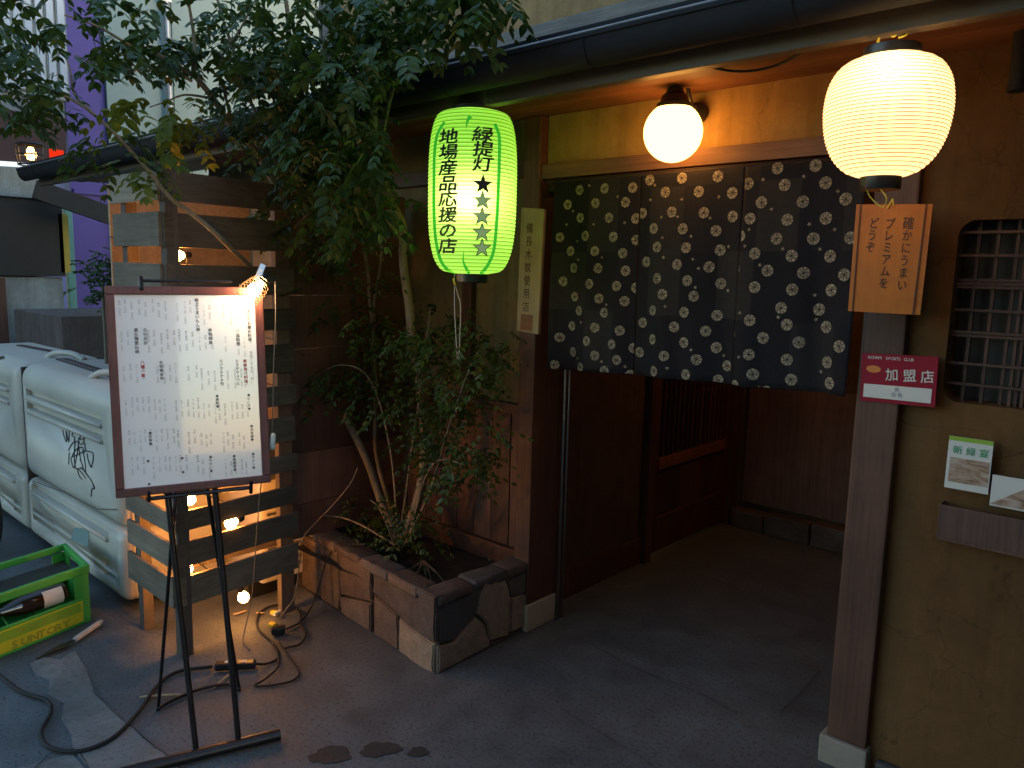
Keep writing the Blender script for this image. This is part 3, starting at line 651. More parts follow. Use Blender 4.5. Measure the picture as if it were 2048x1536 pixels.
# ---------------- noren curtain
nor = empty('entrance_curtain', (-1.42, 2.48, 1.98), 'dark patchwork noren curtain with pale flower discs hanging in the entrance', 'curtain')
NY = 2.492
MB().tube([(-2.08, NY+.01, 1.985), (-.80, NY+.01, 1.985)], .011, 10).build('rod', M['darkwood'], nor, smooth=True)
bx = [-2.038, -1.622, -1.208, -.812]
zb = [1.214, 1.232, 1.240, 1.250]
def wav(x, z):
    k = max(0, min(1, (1.99-z)/.75)); return NY+.016*k*math.sin(x*19+.8)+.010*k*math.sin(x*37+2+z*1.5)+.003*math.sin(x*60+z*9)*k
for p_ in range(3):
    x0, x1 = bx[p_]+.001, bx[p_+1]-.001; nx, nz = 40, 28; mb = MB(); vs = []
    for j in range(nz+1):
        for i in range(nx+1):
            x = x0+(x1-x0)*i/nx; zlow = zb[p_]+(zb[p_+1]-zb[p_])*i/nx; z = zlow+(1.992-zlow)*j/nz
            k = 1-j/nz; xx = x
            yy = wav(xx, z)+p_*.0
            # free edges curl
            e_ = min(i, nx-i)/nx
            if e_ < .08: yy -= .003*k*(1-e_/.08)
            vs.append((xx, yy, z))
    fs = [(j*(nx+1)+i, j*(nx+1)+i+1, (j+1)*(nx+1)+i+1, (j+1)*(nx+1)+i) for j in range(nz) for i in range(nx)]
    mb.add(vs, fs); pan = mb.build('curtain_panel', M['cloth'], nor, smooth=True)
    md = pan.modifiers.new('s', 'SOLIDIFY'); md.thickness = .0012; md.offset = 1
    from mathutils.bvhtree import BVHTree
    bv = BVHTree.FromPolygons([Vector(v) for v in vs], fs)
    big = [[(235,237),(384,228),(549,222),(163,323),(330,314),(507,309),(238,401),(410,401),(565,405),(118,516),(271,508),(438,514),(565,532),(175,597),(329,598),(491,610),(193,697),(347,699),(506,714),(131,776),(299,791),(458,804),(560,815),(197,866),(354,877),(500,893),(227,950),(383,961),(175,1040),(334,1049),(476,1067),(113,1107),(286,1128),(431,1148),(178,1195),(335,1213),(460,1239),(90,1268),(243,1283),(385,1304),(526,1330),(542,1172)],
    [(650,178),(841,166),(1052,156),(743,250),(941,246),(1136,254),(603,373),(782,367),(970,371),(1137,393),(673,464),(847,466),(1037,477),(695,573),(867,577),(1059,591),(622,660),(814,677),(998,691),(697,759),(874,772),(1060,789),(732,852),(912,864),(667,947),(856,959),(1037,978),(595,1020),(798,1045),(976,1070),(667,1118),(855,1137),(1031,1169),(574,1197),(747,1215),(927,1238),(1095,1277),(681,1305),(865,1326),(1039,1362)],
    [(1232,200),(1448,207),(1687,194),(1405,108),(1630,92),(1311,310),(1554,306),(1808,290),(1245,406),(1464,413),(1687,403),(1185,508),(1400,524),(1612,523),(1840,520),(1274,612),(1490,626),(1712,628),(1155,702),(1348,713),(1556,726),(1802,738),(1275,811),(1493,825),(1718,828),(1427,933),(1640,943),(1249,1006),(1461,1032),(1685,1046),(1128,1087),(1323,1110),(1528,1137),(1776,1160),(1247,1207),(1460,1239),(1690,1255),(1269,1323),(1483,1357),(1710,1378),(1159,1390),(1340,1426),(1558,1455)]][p_]
    small = [(840,291),(293,210),(680,207),(1055,277),(1320,175),(1560,156),(653,295),(816,395),(720,398),(1005,401),(1370,350),(1760,244),(1590,438),(728,519),(895,510),(1109,570),(1215,568),(1437,583),(320,440),(503,430),(217,538),(221,647),(1305,680),(922,812),(1102,830),(1615,857),(396,914),(750,925),(1190,962),(1411,987),(1620,1003),(243,1018),(898,1180),(1072,1216),(1187,1222),(764,1287),(370,1250),(1647,1312),(220,1232),(501,1280),(1300,1400),(1645,1440),(1770,1467),(462,275),(193,360),(155,440),(370,635),(736,635),(907,645),(940,700),(1240,470),(1740,470),(1648,585)]
    def flower(cx, cz, R, pet):
        fm = MB()
        def surf(x, z):
            x = max(x0+.002, min(x1-.002, x)); zl = zb[p_]+(zb[p_+1]-zb[p_])*(x-x0)/(x1-x0)+.003
            z = max(zl, min(1.988, z)); h = bv.ray_cast(Vector((x, 0, z)), Vector((0, 1, 0)))
            yy = h[0].y if h[0] else NY
            return Vector((x, yy-.0022, z))
        if not (x0-.02 < cx < x1+.02): return
        if not pet:
            a0 = rnd.uniform(0, 1)
            for s_ in range(8):      # eight wedges with thin gaps
                t0 = a0+s_*math.pi/4+.03; t1 = a0+(s_+1)*math.pi/4-.03
                arc = [surf(cx+R*math.cos(t0+(t1-t0)*k/3)*(1+.02*math.sin(k*3)), cz+R*math.sin(t0+(t1-t0)*k/3)) for k in range(4)]
                tm = (t0+t1)/2; ins = [surf(cx+R*.12*math.cos(tm), cz+R*.12*math.sin(tm))]
                mid = [surf(cx+R*.6*math.cos(t0+.05), cz+R*.6*math.sin(t0+.05)), surf(cx+R*.6*math.cos(t1-.05), cz+R*.6*math.sin(t1-.05))]
                fm.add([ins[0], mid[0]]+arc+[mid[1]], [(0, 1, 6), (1, 2, 3, 4, 5, 6)])
        else:
            pts = [surf(cx, cz)]+[surf(cx+R*(1 if k % 2 == 0 else .5)*math.cos(k*math.pi/5+cx*30), cz+R*(1 if k % 2 == 0 else .5)*math.sin(k*math.pi/5+cx*30)) for k in range(10)]
            fm.add(pts, [(0, 1+i, 1+(i+1) % 10) for i in range(10)])
        o = fm.build('flower_print', M['flower'], pan)
        if pet: o['kind'] = 'stuff'
    for (a, b) in big:
        q = Y(1080+a/2.954, 300+b/2.954, NY); flower(q.x, q.z, .0195, False)
    for (a, b) in small:
        q = Y(1080+a/2.954, 300+b/2.954, NY); flower(q.x, q.z, .0072, True)

# ---------------- signs on the right
def quad_map(tl, tr, bl):
    """unit map u right 0..1, v down 0..1"""
    tl, tr, bl = map(Vector, (tl, tr, bl)); return lambda u, v, l=0.0: tl+(tr-tl)*u+(bl-tl)*v
def plane_board(tl, tr, br, bl, nrm, thick, mat, name, parent):
    mb = MB(); mb.poly([tl, bl, br, tr], nrm, thick); return mb.build(name, mat, parent)
# orange wooden sign (turned a little, in front of the post)
SYo = 2.36
tl, tr, br, bl = Y(1713, 409, SYo), Y(1866, 408, SYo+.02), Y(1840, 630, SYo+.02), Y(1696, 622, SYo)
ow = tr-tl; od = bl-tl
tr = tl+ow; nO = (bl-tl).cross(tr-tl).normalized()
if nO.y > 0: nO = -nO
os_ = empty('hanging_sign', tl, 'orange wooden board with dark vertical Japanese lettering hung on the right post', 'sign')
plane_board(tl, tr, br, bl, nO, .014, M['orange'], 'board', os_)
def omap(px, py):
    return onp(px, py, tl, nO)+nO*.0016
def flat(px0, py0, P, N, lift):
    """local frame on plane P,N around pixel (px0,py0); returns fn(u,v) in metres with u right, v up in the picture"""
    o0 = onp(px0, py0, P, N); ur = (onp(px0+10, py0, P, N)-o0); ur.normalize(); vu = Vector(N).cross(ur)
    if vu.z < 0: vu = -vu
    return lambda u, v: o0+ur*u+vu*v+Vector(N)*lift
mb = MB()
for txt, (xa, ya), (xb, yb) in (('確かにうまい', (1817, 446), (1804, 570)), ('プレミアムを', (1780, 447), (1767, 566)), ('どうぞ', (1748, 446), (1741, 494))):
    n_ = len(txt)
    for i, ch in enumerate(txt):
        t = i/(n_-1); fnl = flat(xa+(xb-xa)*t, ya+(yb-ya)*t, tl, nO, .0016); one(os_, M['ink_brown'], ch, 0, 0, .034 if ch != '確' else .038, fnl, off=.008, wx=.78)
for (a, b) in (((1722, 410), (1705, 622)), ((1853, 408), (1826, 629))):
    p, q = onp(*a, tl, nO), onp(*b, tl, nO); MB().beam(p+nO*.002, q+nO*.002, .0035, .003, nO).build('edge_groove', M['ink_brown'], os_)
MB().tube([onp(1788, 412, tl, nO)+nO*.004, onp(1786, 398, tl, nO)+nO*.004], .002, 6).tube([onp(1775, 418, tl, nO)+nO*.003, onp(1786, 398, tl, nO)+nO*.004], .0025, 5).build('hanging_cord', M['tape'], os_)
# red sticker plate
RS = FY-.01
tl2, tr2, br2, bl2 = Y(1724, 706, RS), Y(1877, 714, RS+.0), Y(1870, 815, RS), Y(1720, 801, RS)
N2 = Vector((0, -1, 0))
rs = empty('shop_sticker', tl2, 'dark red membership plate with white characters on the right post', 'sign')
plane_board(tl2, tr2, br2, bl2, N2, .009, M['red'], 'plate', rs)
mb = MB()
for i, ch in enumerate('KONAMI SPORTS CLUB'):
    if ch != ' ': put_glyph(mb, ch, 0, 0, .0125, flat(1739+i*5.1, 714+i*.32, tl2, N2, .0015), off=.01)
for i, ch in enumerate('加盟店'):
    one(rs, M['white'], ch, 0, 0, .040, flat(1784+i*35.5, 749+i*2.2, tl2, N2, .0015), off=.012, wx=.95)
plane_board(*[Y(a, b, RS-.0018) for a, b in ((1728, 767), (1864, 778), (1861, 807), (1726, 793))], N2, .0012, M['white'], 'white_strip', rs)
mb.build('lettering', M['white'], rs)
mb = MB()
for (a, b) in ((1794, 779), (1787, 789), (1800, 790)): put_glyph(mb, '魚', 0, 0, .015, flat(a, b, tl2, N2, .0028), off=.01)
mb.build('emblem', M['ink_soft'], rs)
mb = MB(); pc = Y(1747, 738, RS-.0015); mb.add([pc]+[pc+Vector((.021*math.cos(t), 0, .011*math.sin(t))) for t in [2*math.pi*k/24 for k in range(24)]], [(0, 1+k, 1+(k+1) % 24) for k in range(24)])
mb.build('oval_badge', M['oval'], rs)
# vertical charcoal sign left of the entrance
VS = FY-.006
xl, xr = Y(1038, 540, VS).x-.035, Y(1075, 540, VS).x-.0
vt, vb_ = 1.90, 1.345
vs_root = empty('vertical_sign', (xl, VS, vb_), 'narrow pale wooden plaque with vertical black characters left of the entrance curtain', 'sign')
PL = [Y(1043, 415, VS), Y(1088, 418, VS), Y(1076, 669, VS), Y(1033, 661, VS)]
plane_board(*PL, N2, .016, M['signwood'], 'board', vs_root)
mb = MB()
for i, ch in enumerate('備長木炭使用店'):
    one(vs_root, M['ink_brown'], ch, 0, 0, .046, flat(1060-i*1.35, 456+i*26.2, PL[0], N2, .0015), off=.006, wx=.85)
a_ = [Y(1042, 628, VS-.0015), Y(1066, 630, VS-.0015), Y(1064, 662, VS-.0015), Y(1040, 659, VS-.0015)]
plane_board(*a_, N2, .001, M['stamp'], 'stamp', vs_root)

# brochures and their wooden holder
HY = RY-.05
h0, h1 = Y(1888, 1005, HY), Y(2060, 1030, HY)
hold = empty('leaflet_holder', (h0.x, HY, h0.z-.12), 'dark wooden leaflet shelf fixed to the right wall under the lattice window', 'shelf')
zt, zb2 = h0.z-.006, Y(1885, 1075, HY).z
MB().box(h0.x-.01, .05, HY-.006, HY+.002, zb2, zt, .002).build('front_board', M['wainscot'], hold)
MB().box(h0.x-.01, .05, HY+.003, RY-.001, zb2-.01, zb2+.006, .002).build('bottom_board', M['wainscot'], hold)
MB().box(h0.x-.012, h0.x-.0105+.003, HY+.003, RY-.001, zb2+.007, zt, .001).build('side_board', M['wainscot'], hold)
def photo_mat(name, cols, scale):
    m, nt, b, N, L = nmat(name); n = noise(nt, coords(nt, (1, 1, 2.2)), scale, 5, .6, 1.5); L(ramp(nt, n, cols), b.inputs['Base Color']); b.inputs['Roughness'].default_value = .35; return m
M['dish'] = photo_mat('dish_photo', [(.3, (.06, .03, .02)), (.42, (.30, .19, .11)), (.55, (.42, .30, .24)), (.7, (.52, .45, .36))], 16)
br_ = empty('leaflet', (h0.x, HY, h0.z), 'upright green topped food leaflet with green characters in the wall holder', 'leaflet', None)
BY = HY+.012; tlb = Y(1899, 871, BY); trb = Y(1988, 881, BY); w_ = trb.x-tlb.x; hb = .155
zt0 = tlb.z
MB().box(tlb.x, tlb.x+w_, BY, BY+.003, zt0-hb, zt0).build('cover', M['white'], br_)
MB().box(tlb.x, tlb.x+w_, BY-.001, BY-.0002, zt0-.012, zt0).build('top_band', m_plain('lime_band', (.25, .42, .03), .5, .1, 5, 0, 0), br_)
MB().box(tlb.x+.008, tlb.x+w_-.003, BY-.001, BY-.0002, zt0-.135, zt0-.062).build('photo', M['dish'], br_)
mb = MB()
for i, ch in enumerate('新緑宴'): put_glyph(mb, ch, tlb.x+w_*(.22+.3*i), zt0-.038, .026, lambda u, v: Vector((u, BY-.0016, v)), off=.006)
mb.build('lettering', M['ink_green'], br_)
br2_ = empty('leaflet', (h1.x, HY, h0.z), 'wide pale food leaflet leaning beside the green topped one in the wall holder', 'leaflet')
x2 = tlb.x+w_+.006; z2 = Y(1990, 950, BY).z
MB().box(x2, x2+.17, BY+.002, BY+.005, z2-.09, z2).build('cover', M['white'], br2_)
mb = MB(); mb.poly([Vector((x2+.0, BY, z2-.085)), Vector((x2+.168, BY, z2-.085)), Vector((x2+.168, BY, z2-.004)), Vector((x2+.10, BY, z2-.012))], Vector((0, -1, 0)), .001); mb.build('photo', M['dish'], br2_)

# ---------------- stone planter
pl = empty('stone_planter', (-2.6, 2.2, 0), 'low planter of rough mixed stones at the left of the entrance', 'planter')
c0 = Vector((-2.141, 1.957, 0)); lf = Vector((-3.086+2.141, 2.05-1.957, 0)).normalized(); nL = Vector((lf.y, -lf.x, 0))
if nL.y > 0: nL = -nL
rf = Vector((0, 1, 0)); nR = Vector((1, 0, 0))
ptop = .325
xe = c0+lf*1.5
mb = MB(); mb.poly([c0-nL*.03-nR*.03, c0-nR*.03+Vector((0, .60, 0)), Vector((xe.x, 2.56, 0)), xe-nL*.03], Vector((0, 0, -1)), .20)
mb.build('mortar_core', M['mortar'], pl)
def px8(p): return (560+p[0]/3.413, 950+p[1]/3.413)
def stone(pts, P, N, mat, thick=.035, pr=.0, name='stone'):
    W_ = [onp(*px8(p), P, N)+N*pr for p in pts]; cen = sum(W_, Vector())/len(W_)
    W_ = [cen+(w-cen)*1.0 for w in W_]
    for w in W_: w.z = max(w.z, .001)
    bm = bmesh.new(); f = bm.faces.new([bm.verts.new(w-N*thick) for w in W_]); 
    r_ = bmesh.ops.extrude_face_region(bm, geom=[f]); vs = [v for v in r_['geom'] if isinstance(v, bmesh.types.BMVert)]
    for v in vs: v.co += N*thick
    bmesh.ops.bevel(bm, geom=[e for e in bm.edges if all(v in vs for v in e.verts)], offset=.006, segments=2, affect='EDGES')
    bmesh.ops.recalc_face_normals(bm, faces=bm.faces)
    bmesh.ops.triangulate(bm, faces=bm.faces)
    bmesh.ops.subdivide_edges(bm, edges=[e for e in bm.edges if e.calc_length() > .04], cuts=2, use_grid_fill=True)
    from mathutils import noise as mn
    for v in bm.verts:
        d = mn.noise(v.co*22)*.006+mn.noise(v.co*60)*.003; v.co += N*d
    me_ = bpy.data.meshes.new(name); 
    for v in bm.verts: v.co -= wloc(pl)
    bm.to_mesh(me_); bm.free(); me_.materials.append(mat)
    for p_ in me_.polygons: p_.use_smooth = True
    me_.set_sharp_from_angle(angle=math.radians(50))
    o = bpy.data.objects.new(name, me_); COL.objects.link(o); o.parent = pl; return o
# right face
for pts, mt, pr in (([(1085, 850), (1370, 745), (1335, 950), (1180, 1130), (1085, 1150)], 'slate', .004),
                    ([(1380, 730), (1470, 690), (1530, 690), (1565, 830), (1555, 1090), (1430, 1125), (1405, 1010), (1345, 945)], 'granite', .010),
                    ([(1535, 690), (1690, 625), (1700, 800), (1575, 835)], 'slate', .0),
                    ([(1575, 845), (1680, 810), (1690, 1010), (1570, 1080)], 'granite', .004),
                    ([(1075, 1170), (1190, 1140), (1335, 970), (1395, 1015), (1425, 1130), (1420, 1170), (1075, 1365)], 'granite', .008),
                    ([(1435, 1135), (1560, 1095), (1695, 1030), (1720, 1045), (1430, 1180)], 'stone', .0)):
    stone(pts, c0, nR, M[mt], pr=pr)
# left face
for pts, mt, pr in (([(636, 604), (850, 715), (1065, 830), (1060, 1150), (960, 1090), (820, 960), (640, 800)], 'stone', .004),
                    ([(398, 500), (630, 600), (630, 860), (425, 812)], 'stone', .008),
                    ([(145, 420), (390, 496), (418, 815), (400, 965), (150, 884)], 'stone', .002),
                    ([(410, 830), (620, 880), (620, 1110), (420, 1040)], 'stone', .006),
                    ([(640, 815), (800, 960), (810, 1225), (640, 1125)], 'stone', .002),
                    ([(815, 975), (1050, 1160), (1050, 1365), (960, 1305), (815, 1230)], 'granite', .006),
                    ([(150, 890), (400, 975), (400, 1020), (300, 990), (150, 930)], 'stone', .0),
                    ([(-120, 330), (138, 418), (142, 880), (-120, 800)], 'stone', .004)):
    stone(pts, c0, nL, M[mt], pr=pr)
# coping stones along the rim
def coping(a, b, w, inn):
    L_ = (b-a).length; n = max(1, round(L_/.24)); d = (b-a)/n
    for i in range(n):
        p, q = a+d*i, a+d*(i+1); c = (p+q)/2+inn*(w/2-.012); dd = d.normalized()
        mbx = MB().obox(Vector((c.x, c.y, ptop-.016+rnd.uniform(-.004, .004))), dd, inn, Vector((0, 0, 1)), d.length-.003, w+rnd.uniform(-.004, .006), .045, .014)
        from mathutils import noise as mn
        mbx.v = [tuple(Vector(v)+Vector((mn.noise(Vector(v)*30), mn.noise(Vector(v)*30+Vector((9, 0, 0))), mn.noise(Vector(v)*25+Vector((0, 5, 0)))))*.008) for v in mbx.v]
        mbx.build('coping_stone', M['stone'] if (i+int(w*100)) % 3 else M['slate'], pl, smooth=True)
coping(c0+rf*.005, c0+rf*.62, .11, Vector((-1, 0, 0)))
coping(c0+lf*.115, c0+lf*1.45, .11, -nL)
# soil: bumpy sheet inside
mb = MB(); ns = 24; vs = []
from mathutils import noise as mn
for j in range(ns+1):
    for i in range(ns+1):
        x = -3.55+(-2.24+3.55)*i/ns; y = 2.0+(2.58-2.0)*j/ns; vs.append((x, y, .235+.02*mn.noise(Vector((x*9, y*9, 0)))+.035*math.exp(-((x+2.56)**2+(y-2.28)**2)/.02)))
mb.add(vs, [(j*(ns+1)+i, j*(ns+1)+i+1, (j+1)*(ns+1)+i+1, (j+1)*(ns+1)+i) for j in range(ns) for i in range(ns)])
mb.build('soil', M['soil'], pl, smooth=True)
# plant markers
q = Z(753, 1103, .26); o = MB().lathe(q, [(.007, -.03), (.007, .028), (.011, .029), (.011, .034), (.0, .035)], 14).build('plant_marker', M['plastic_white'], None, smooth='auto', loc=q); tag(o, 'small pale plastic marker standing in the planter behind the coping', 'marker')
q = Z(981, 1110, .26); o = empty('small_bottle', q, 'small dark capped bottle with pale label stuck in the planter near the post', 'bottle')
MB().lathe(q, [(.010, -.03), (.010, .012), (.009, .014)], 16).build('label_wrap', M['plastic_white'], o, smooth='auto'); MB().lathe(q, [(.009, .0145), (.0105, .016), (.010, .04), (.006, .048), (.0, .049)], 16, capb=False).build('cap', M['black'], o, smooth='auto')

# ---------------- pallet screen
ps = empty('pallet_screen', (-2.98, 1.30, 0), 'corner screen of weathered grey pallet slats lit from behind by warm bulbs', 'screen')
PX = lambda y: -2.985-.055*(y-1.3)/.59        # front plane of the right face
zlist = [(.217, .385-.035), (.360, .49), (.536, .619), (.69-.0, .767), (.828, .942-.0), (.997, 1.087), (1.149, 1.276), (1.337, 1.431), (1.491, 1.613), (1.679, 1.81), (1.853, 1.965)]
zlist = [(.217, .341), (.385, .490), (.536, .619), (.690, .767), (.828, .942), (.997, 1.087), (1.149, 1.276), (1.337, 1.431), (1.491, 1.613), (1.679, 1.81), (1.853, 1.965)]
# gaps measured: 1086-1068, 1024-1005, 970-940, 907-881, 832-808, 769-742, 686-659, 617-590, 535-505, 445-425 px
zlist = [(.217, .341), (.385, .490), (.536, .619), (.690, .767), (.828, .942), (.997, 1.087), (1.149, 1.276), (1.337, 1.431), (1.491, 1.613), (1.679, 1.81), (1.853, 1.965)]
for i, (z0, z1) in enumerate(zlist):
    e = rnd.uniform(-.008, .008); t = rnd.uniform(-.004, .004)
    a = Vector((PX(1.305), 1.305, (z0+z1)/2+t)); b = Vector((PX(1.90+e), 1.90+e, (z0+z1)/2-t))
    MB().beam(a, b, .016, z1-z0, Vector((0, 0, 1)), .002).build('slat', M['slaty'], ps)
    # left face
    a = Vector((-3.445+rnd.uniform(-.01, .01), 1.300, (z0+z1)/2+.004)); b = Vector((-2.995, 1.300, (z0+z1)/2))
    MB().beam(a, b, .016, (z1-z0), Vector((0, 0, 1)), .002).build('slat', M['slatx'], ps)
for (x, y, z1, w1, w2, z0) in ((-3.006, 1.338, 1.96, .05, .05, 0), (-3.36, 1.33, 1.95, .05, .045, .0), (-3.072, 1.855, 1.95, .035, .07, .0)):
    MB().box(x-w1/2, x+w1/2, y-w2/2, y+w2/2, z0, z1, .003).build('post', M['slatz'], ps)
# a few back boards (second deck of the pallets)
for z0, z1 in ((.30, .375), (.62, .70), (1.0, 1.085), (1.36, 1.44), (1.72, 1.79)):
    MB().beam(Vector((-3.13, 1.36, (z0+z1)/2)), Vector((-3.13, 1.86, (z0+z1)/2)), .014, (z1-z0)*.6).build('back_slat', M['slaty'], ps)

# ---------------- what stands behind the screen
acu = empty('air_conditioner', (-3.55, 2.15, 0), 'cream air conditioner outdoor unit behind the pallet screen', 'air conditioner')
MB().box(-3.72, -3.26, 1.84, 2.08, .08, .62, .015).build('casing', M['ac'], acu)
for z in [.14+.035*k for k in range(12)]: MB().box(-3.26, -3.254, 1.87, 2.05, z, z+.012).build('louvre', M['steel'], acu)
MB().box(-3.66, -3.62, 1.82, 2.1, 0, .079).build('foot', M['black'], acu); MB().box(-3.36, -3.32, 1.82, 2.1, 0, .079).build('foot', M['black'], acu)
enc = empty('timber_enclosure', (-3.8, 2.4, 0), 'lit pale timber boarding enclosing the bulbs behind the pallet screen', 'enclosure')
for k in range(8):
    z0 = .02+k*.245; MB().box(-3.80, -3.20, 2.13+rnd.uniform(-.004, .004), 2.148, z0, z0+.24, .003).build('board', M['enc'] if 'enc' in M else M.setdefault('enc', m_wood('enclosure_timber', (.42, .30, .16), (.60, .44, .25), 0, .7, .8, .12, .75)), enc)
for k in range(8):
    z0 = .02+k*.245; MB().box(-3.82, -3.802, 1.42, 2.12, z0, z0+.24, .003).build('board', M['enc'], enc)
for k in range(8):
    z0 = .02+k*.245; 
    if z0 > .2: MB().box(-3.078, -3.062, 1.895, WY-.04, max(z0, .345), z0+.243, .002).build('side_board', M['wainscot'], enc)

# ---------------- bulbs on a string
def bulb(p, axis, label, r=.0245, mat=None, parent_cat='bulb'):
    root = empty('light_bulb', p, label, 'light bulb', 'bare bulbs strung behind the pallet screen'); ax = Vector(axis).normalized()
    MB().lathe(p, [(.0005, -r), (r*.6, -r*.8), (r*.95, -r*.35), (r, 0), (r*.9, r*.45), (r*.6, r*.95), (r*.45, r*1.25)], 20, axis=ax).build('glass', mat or M['bulb'], root, smooth=True)
    MB().lathe(p, [(r*.5, r*1.25), (r*.55, r*1.3), (r*.55, r*2.2), (r*.4, r*2.5), (r*.15, r*2.6)], 14, axis=ax).build('socket', M['black'], root, smooth='auto')
    return root
BL = []
for (px, py, ax, X_, lab) in ((379, 1003, (0, 0, 1), -3.08, 'glowing bare bulb just below the bottom edge of the menu board'), (461, 1054, (.1, 1, .25), -3.08, 'glowing bare bulb lying sideways in a slat gap right of the stand legs'), (374, 1152, (0, 0, 1), -3.08, 'glowing bare bulb at the corner post between the two lowest slats'), (487, 1195, (-.1, -.25, 1), -3.08, 'lowest glowing bare bulb hanging under the bottom slat near the ground'), (351, 494, (0, 1, .1), -3.08, 'highest glowing bare bulb above the menu board beside the corner post')):
    zg = {1003: .655, 1054: .513, 1152: .363, 494: 1.646, 1195: None}[py]
    p = X(px, py, -3.02) if zg else X(px, py, -3.07)
    if zg: p.z = zg
    BL.append(p); bulb(p, ax, lab, mat=M['bulb_low'] if lab.startswith('lowest') else None)
wire = MB(); pts = [BL[4]+Vector((-.03, .06, .02)), Vector((-3.16, 1.45, 1.3)), Vector((-3.13, 1.5, .9)), BL[0]+Vector((-.02, 0, .07)), BL[1]+Vector((-.02, .08, .02)), Vector((-3.14, 1.5, .42)), BL[2]+Vector((-.02, .0, .08)), Vector((-3.15, 1.55, .25)), BL[3]+Vector((-.02, -.01, .08))]
wire.tube(spline(pts), .003, 6); tag(wire.build('bulb_cable', M['cable'], None, smooth=True), 'thin dark cable linking the bare bulbs behind the pallet slats', 'cable')

# ---------------- menu board on its stand
b0 = Z(350, 1533, .0); b1 = Z(560, 1480, .0); bd = (b1-b0).normalized(); bn = bd.cross(Vector((0, 0, 1))).normalized()
if bn.x < 0: bn = -bn
tilt = math.radians(6); N3 = (bn*math.cos(tilt)+Vector((0, 0, 1))*math.sin(tilt)).normalized(); P3 = Vector(b0)
def bp(px, py, lift=0): return onp(px, py, P3, N3)+N3*lift
ms = empty('menu_stand', (b0+b1)/2, 'black iron easel stand holding a large framed paper menu board', 'menu stand')
e0 = b0-bd*.16
MB().tube([e0+Vector((0, 0, .022)), b1+Vector((0, 0, .022))], .019, 14).build('base_bar', M['iron'], ms, smooth='auto')
for (a, b) in (((394, 1512), (335, 985)), ((479, 1488), (431, 978))):
    MB().tube([bp(*a, -.02), bp(*b, -.02)], .0095, 10).build('leg', M['iron'], ms, smooth='auto')
pa, pb = Z(318, 1415, .012), Z(476, 1377, .012)
ta, tb = bp(352, 990, -.035), bp(417, 980, -.035)
MB().tube(spline([ta, ta.lerp(pa, .5), pa+Vector((0, 0, .02)), pa, pa.lerp(Z(350, 1398, .012), .8), Z(400, 1378, .012), Z(455, 1368, .012), pb, pb+Vector((0, 0, .03)), pb.lerp(tb, .6), tb], 5), .0065, 8).build('rear_leg', M['iron'], ms, smooth=True)
TL, TR, BR, BLc = bp(205, 572), bp(522, 575), bp(543, 960), bp(235, 1000)
hx = (TR-TL).normalized(); hy = N3.cross(hx)
if hy.z < 0: hy = -hy
Wd = ((TR-TL).length+(BR-BLc).length)/2; Hd = ((TL-BLc).length+(TR-BR).length)/2
cen = (TL+TR+BR+BLc)/4; TL = cen-hx*Wd/2+hy*Hd/2
def bm_(u, v, l=0.0): return TL+hx*u-hy*v+N3*l      # metres from the top left corner
fwid = .026
def bpiece(u0, u1, v0, v1, l0, l1, mat, name, parent, bev=.003):
    c = bm_((u0+u1)/2, (v0+v1)/2, (l0+l1)/2); return MB().obox(c, hx, hy, N3, abs(u1-u0), abs(v1-v0), l1-l0, bev).build(name, mat, parent)
fr = bpiece(0, Wd, 0, Hd, -.014, -.004, M['frame'], 'backing_board', ms)
for (u0, u1, v0, v1) in ((0, Wd, 0, fwid), (0, Wd, Hd-fwid, Hd), (0, fwid, fwid, Hd-fwid), (Wd-fwid, Wd, fwid, Hd-fwid)):
    bpiece(u0, u1, v0, v1, -.003, .012, M['frame'], 'frame_rail', ms, .004)
sheetm = bpiece(fwid-.002, Wd-fwid+.002, fwid-.002, Hd-fwid+.002, -.0025, .001, M['paper'], 'menu_sheet', ms, 0)
MB().tube([bm_(Wd*.22, -.018, -.004), bm_(Wd*.80, -.018, -.004)], .005, 8).tube([bm_(Wd*.22, -.03, .0), bm_(Wd*.22, .012, .016)], .006, 8).build('top_clamp', M['iron'], ms, smooth='auto')
MB().tube([bm_(Wd*.18, Hd+.014, -.004), bm_(Wd*.86, Hd+.012, -.004)], .007, 8).tube([bm_(Wd*.2, Hd+.022, 0), bm_(Wd*.2, Hd-.012, .016)], .005, 8).tube([bm_(Wd*.86, Hd+.03, 0), bm_(Wd*.86, Hd-.012, .016)], .006, 8).build('bottom_clamp', M['iron'], ms, smooth='auto')
# menu lettering: positions taken from the photo in the board's own frame
def b_uv(px, py):
    q = bp(px, py)-TL; return q.dot(hx), -q.dot(hy)
def mcol(mb, txt, px, py, size, **k):
    u, v = b_uv(px, py)
    for ch in txt:
        if ch != ' ': put_glyph(mb, '｜' if ch == 'ー' else ch, u, -v, size, lambda a, b: bm_(a, -b, .0022), **k)
        v += size*1.08
big = MB(); red = MB(); soft = MB()
mcol(big, '本日のお薦め料理', 497, 622, .0125, off=.02)
mcol(big, '五月二十七日（日）', 502, 705, .0115, off=.0)
mcol(red, '新鮮魚介料理！', 490, 722, .0125, off=.02)
mcol(big, '一品料理', 475, 662, .013, off=.02)
mcol(big, 'とろサヤメバル', 474, 722, .0115, off=.02)
mcol(big, 'エゾアイナメ付', 442, 722, .0115, off=.02)
mcol(big, '極上うまいもん達', 393, 600, .0125, off=.02)
mcol(big, '串物焼鳥', 420, 660, .0125, off=.02)
mcol(big, '名物鶏金串', 322, 725, .0115, off=.02)
mcol(soft, '名物黒豚', 290, 660, .0125, off=.02)
mcol(big, '真三種煮込焼', 272, 660, .0125, off=.02)
mcol(red, '八種一番', 285, 725, .0125, off=.02)
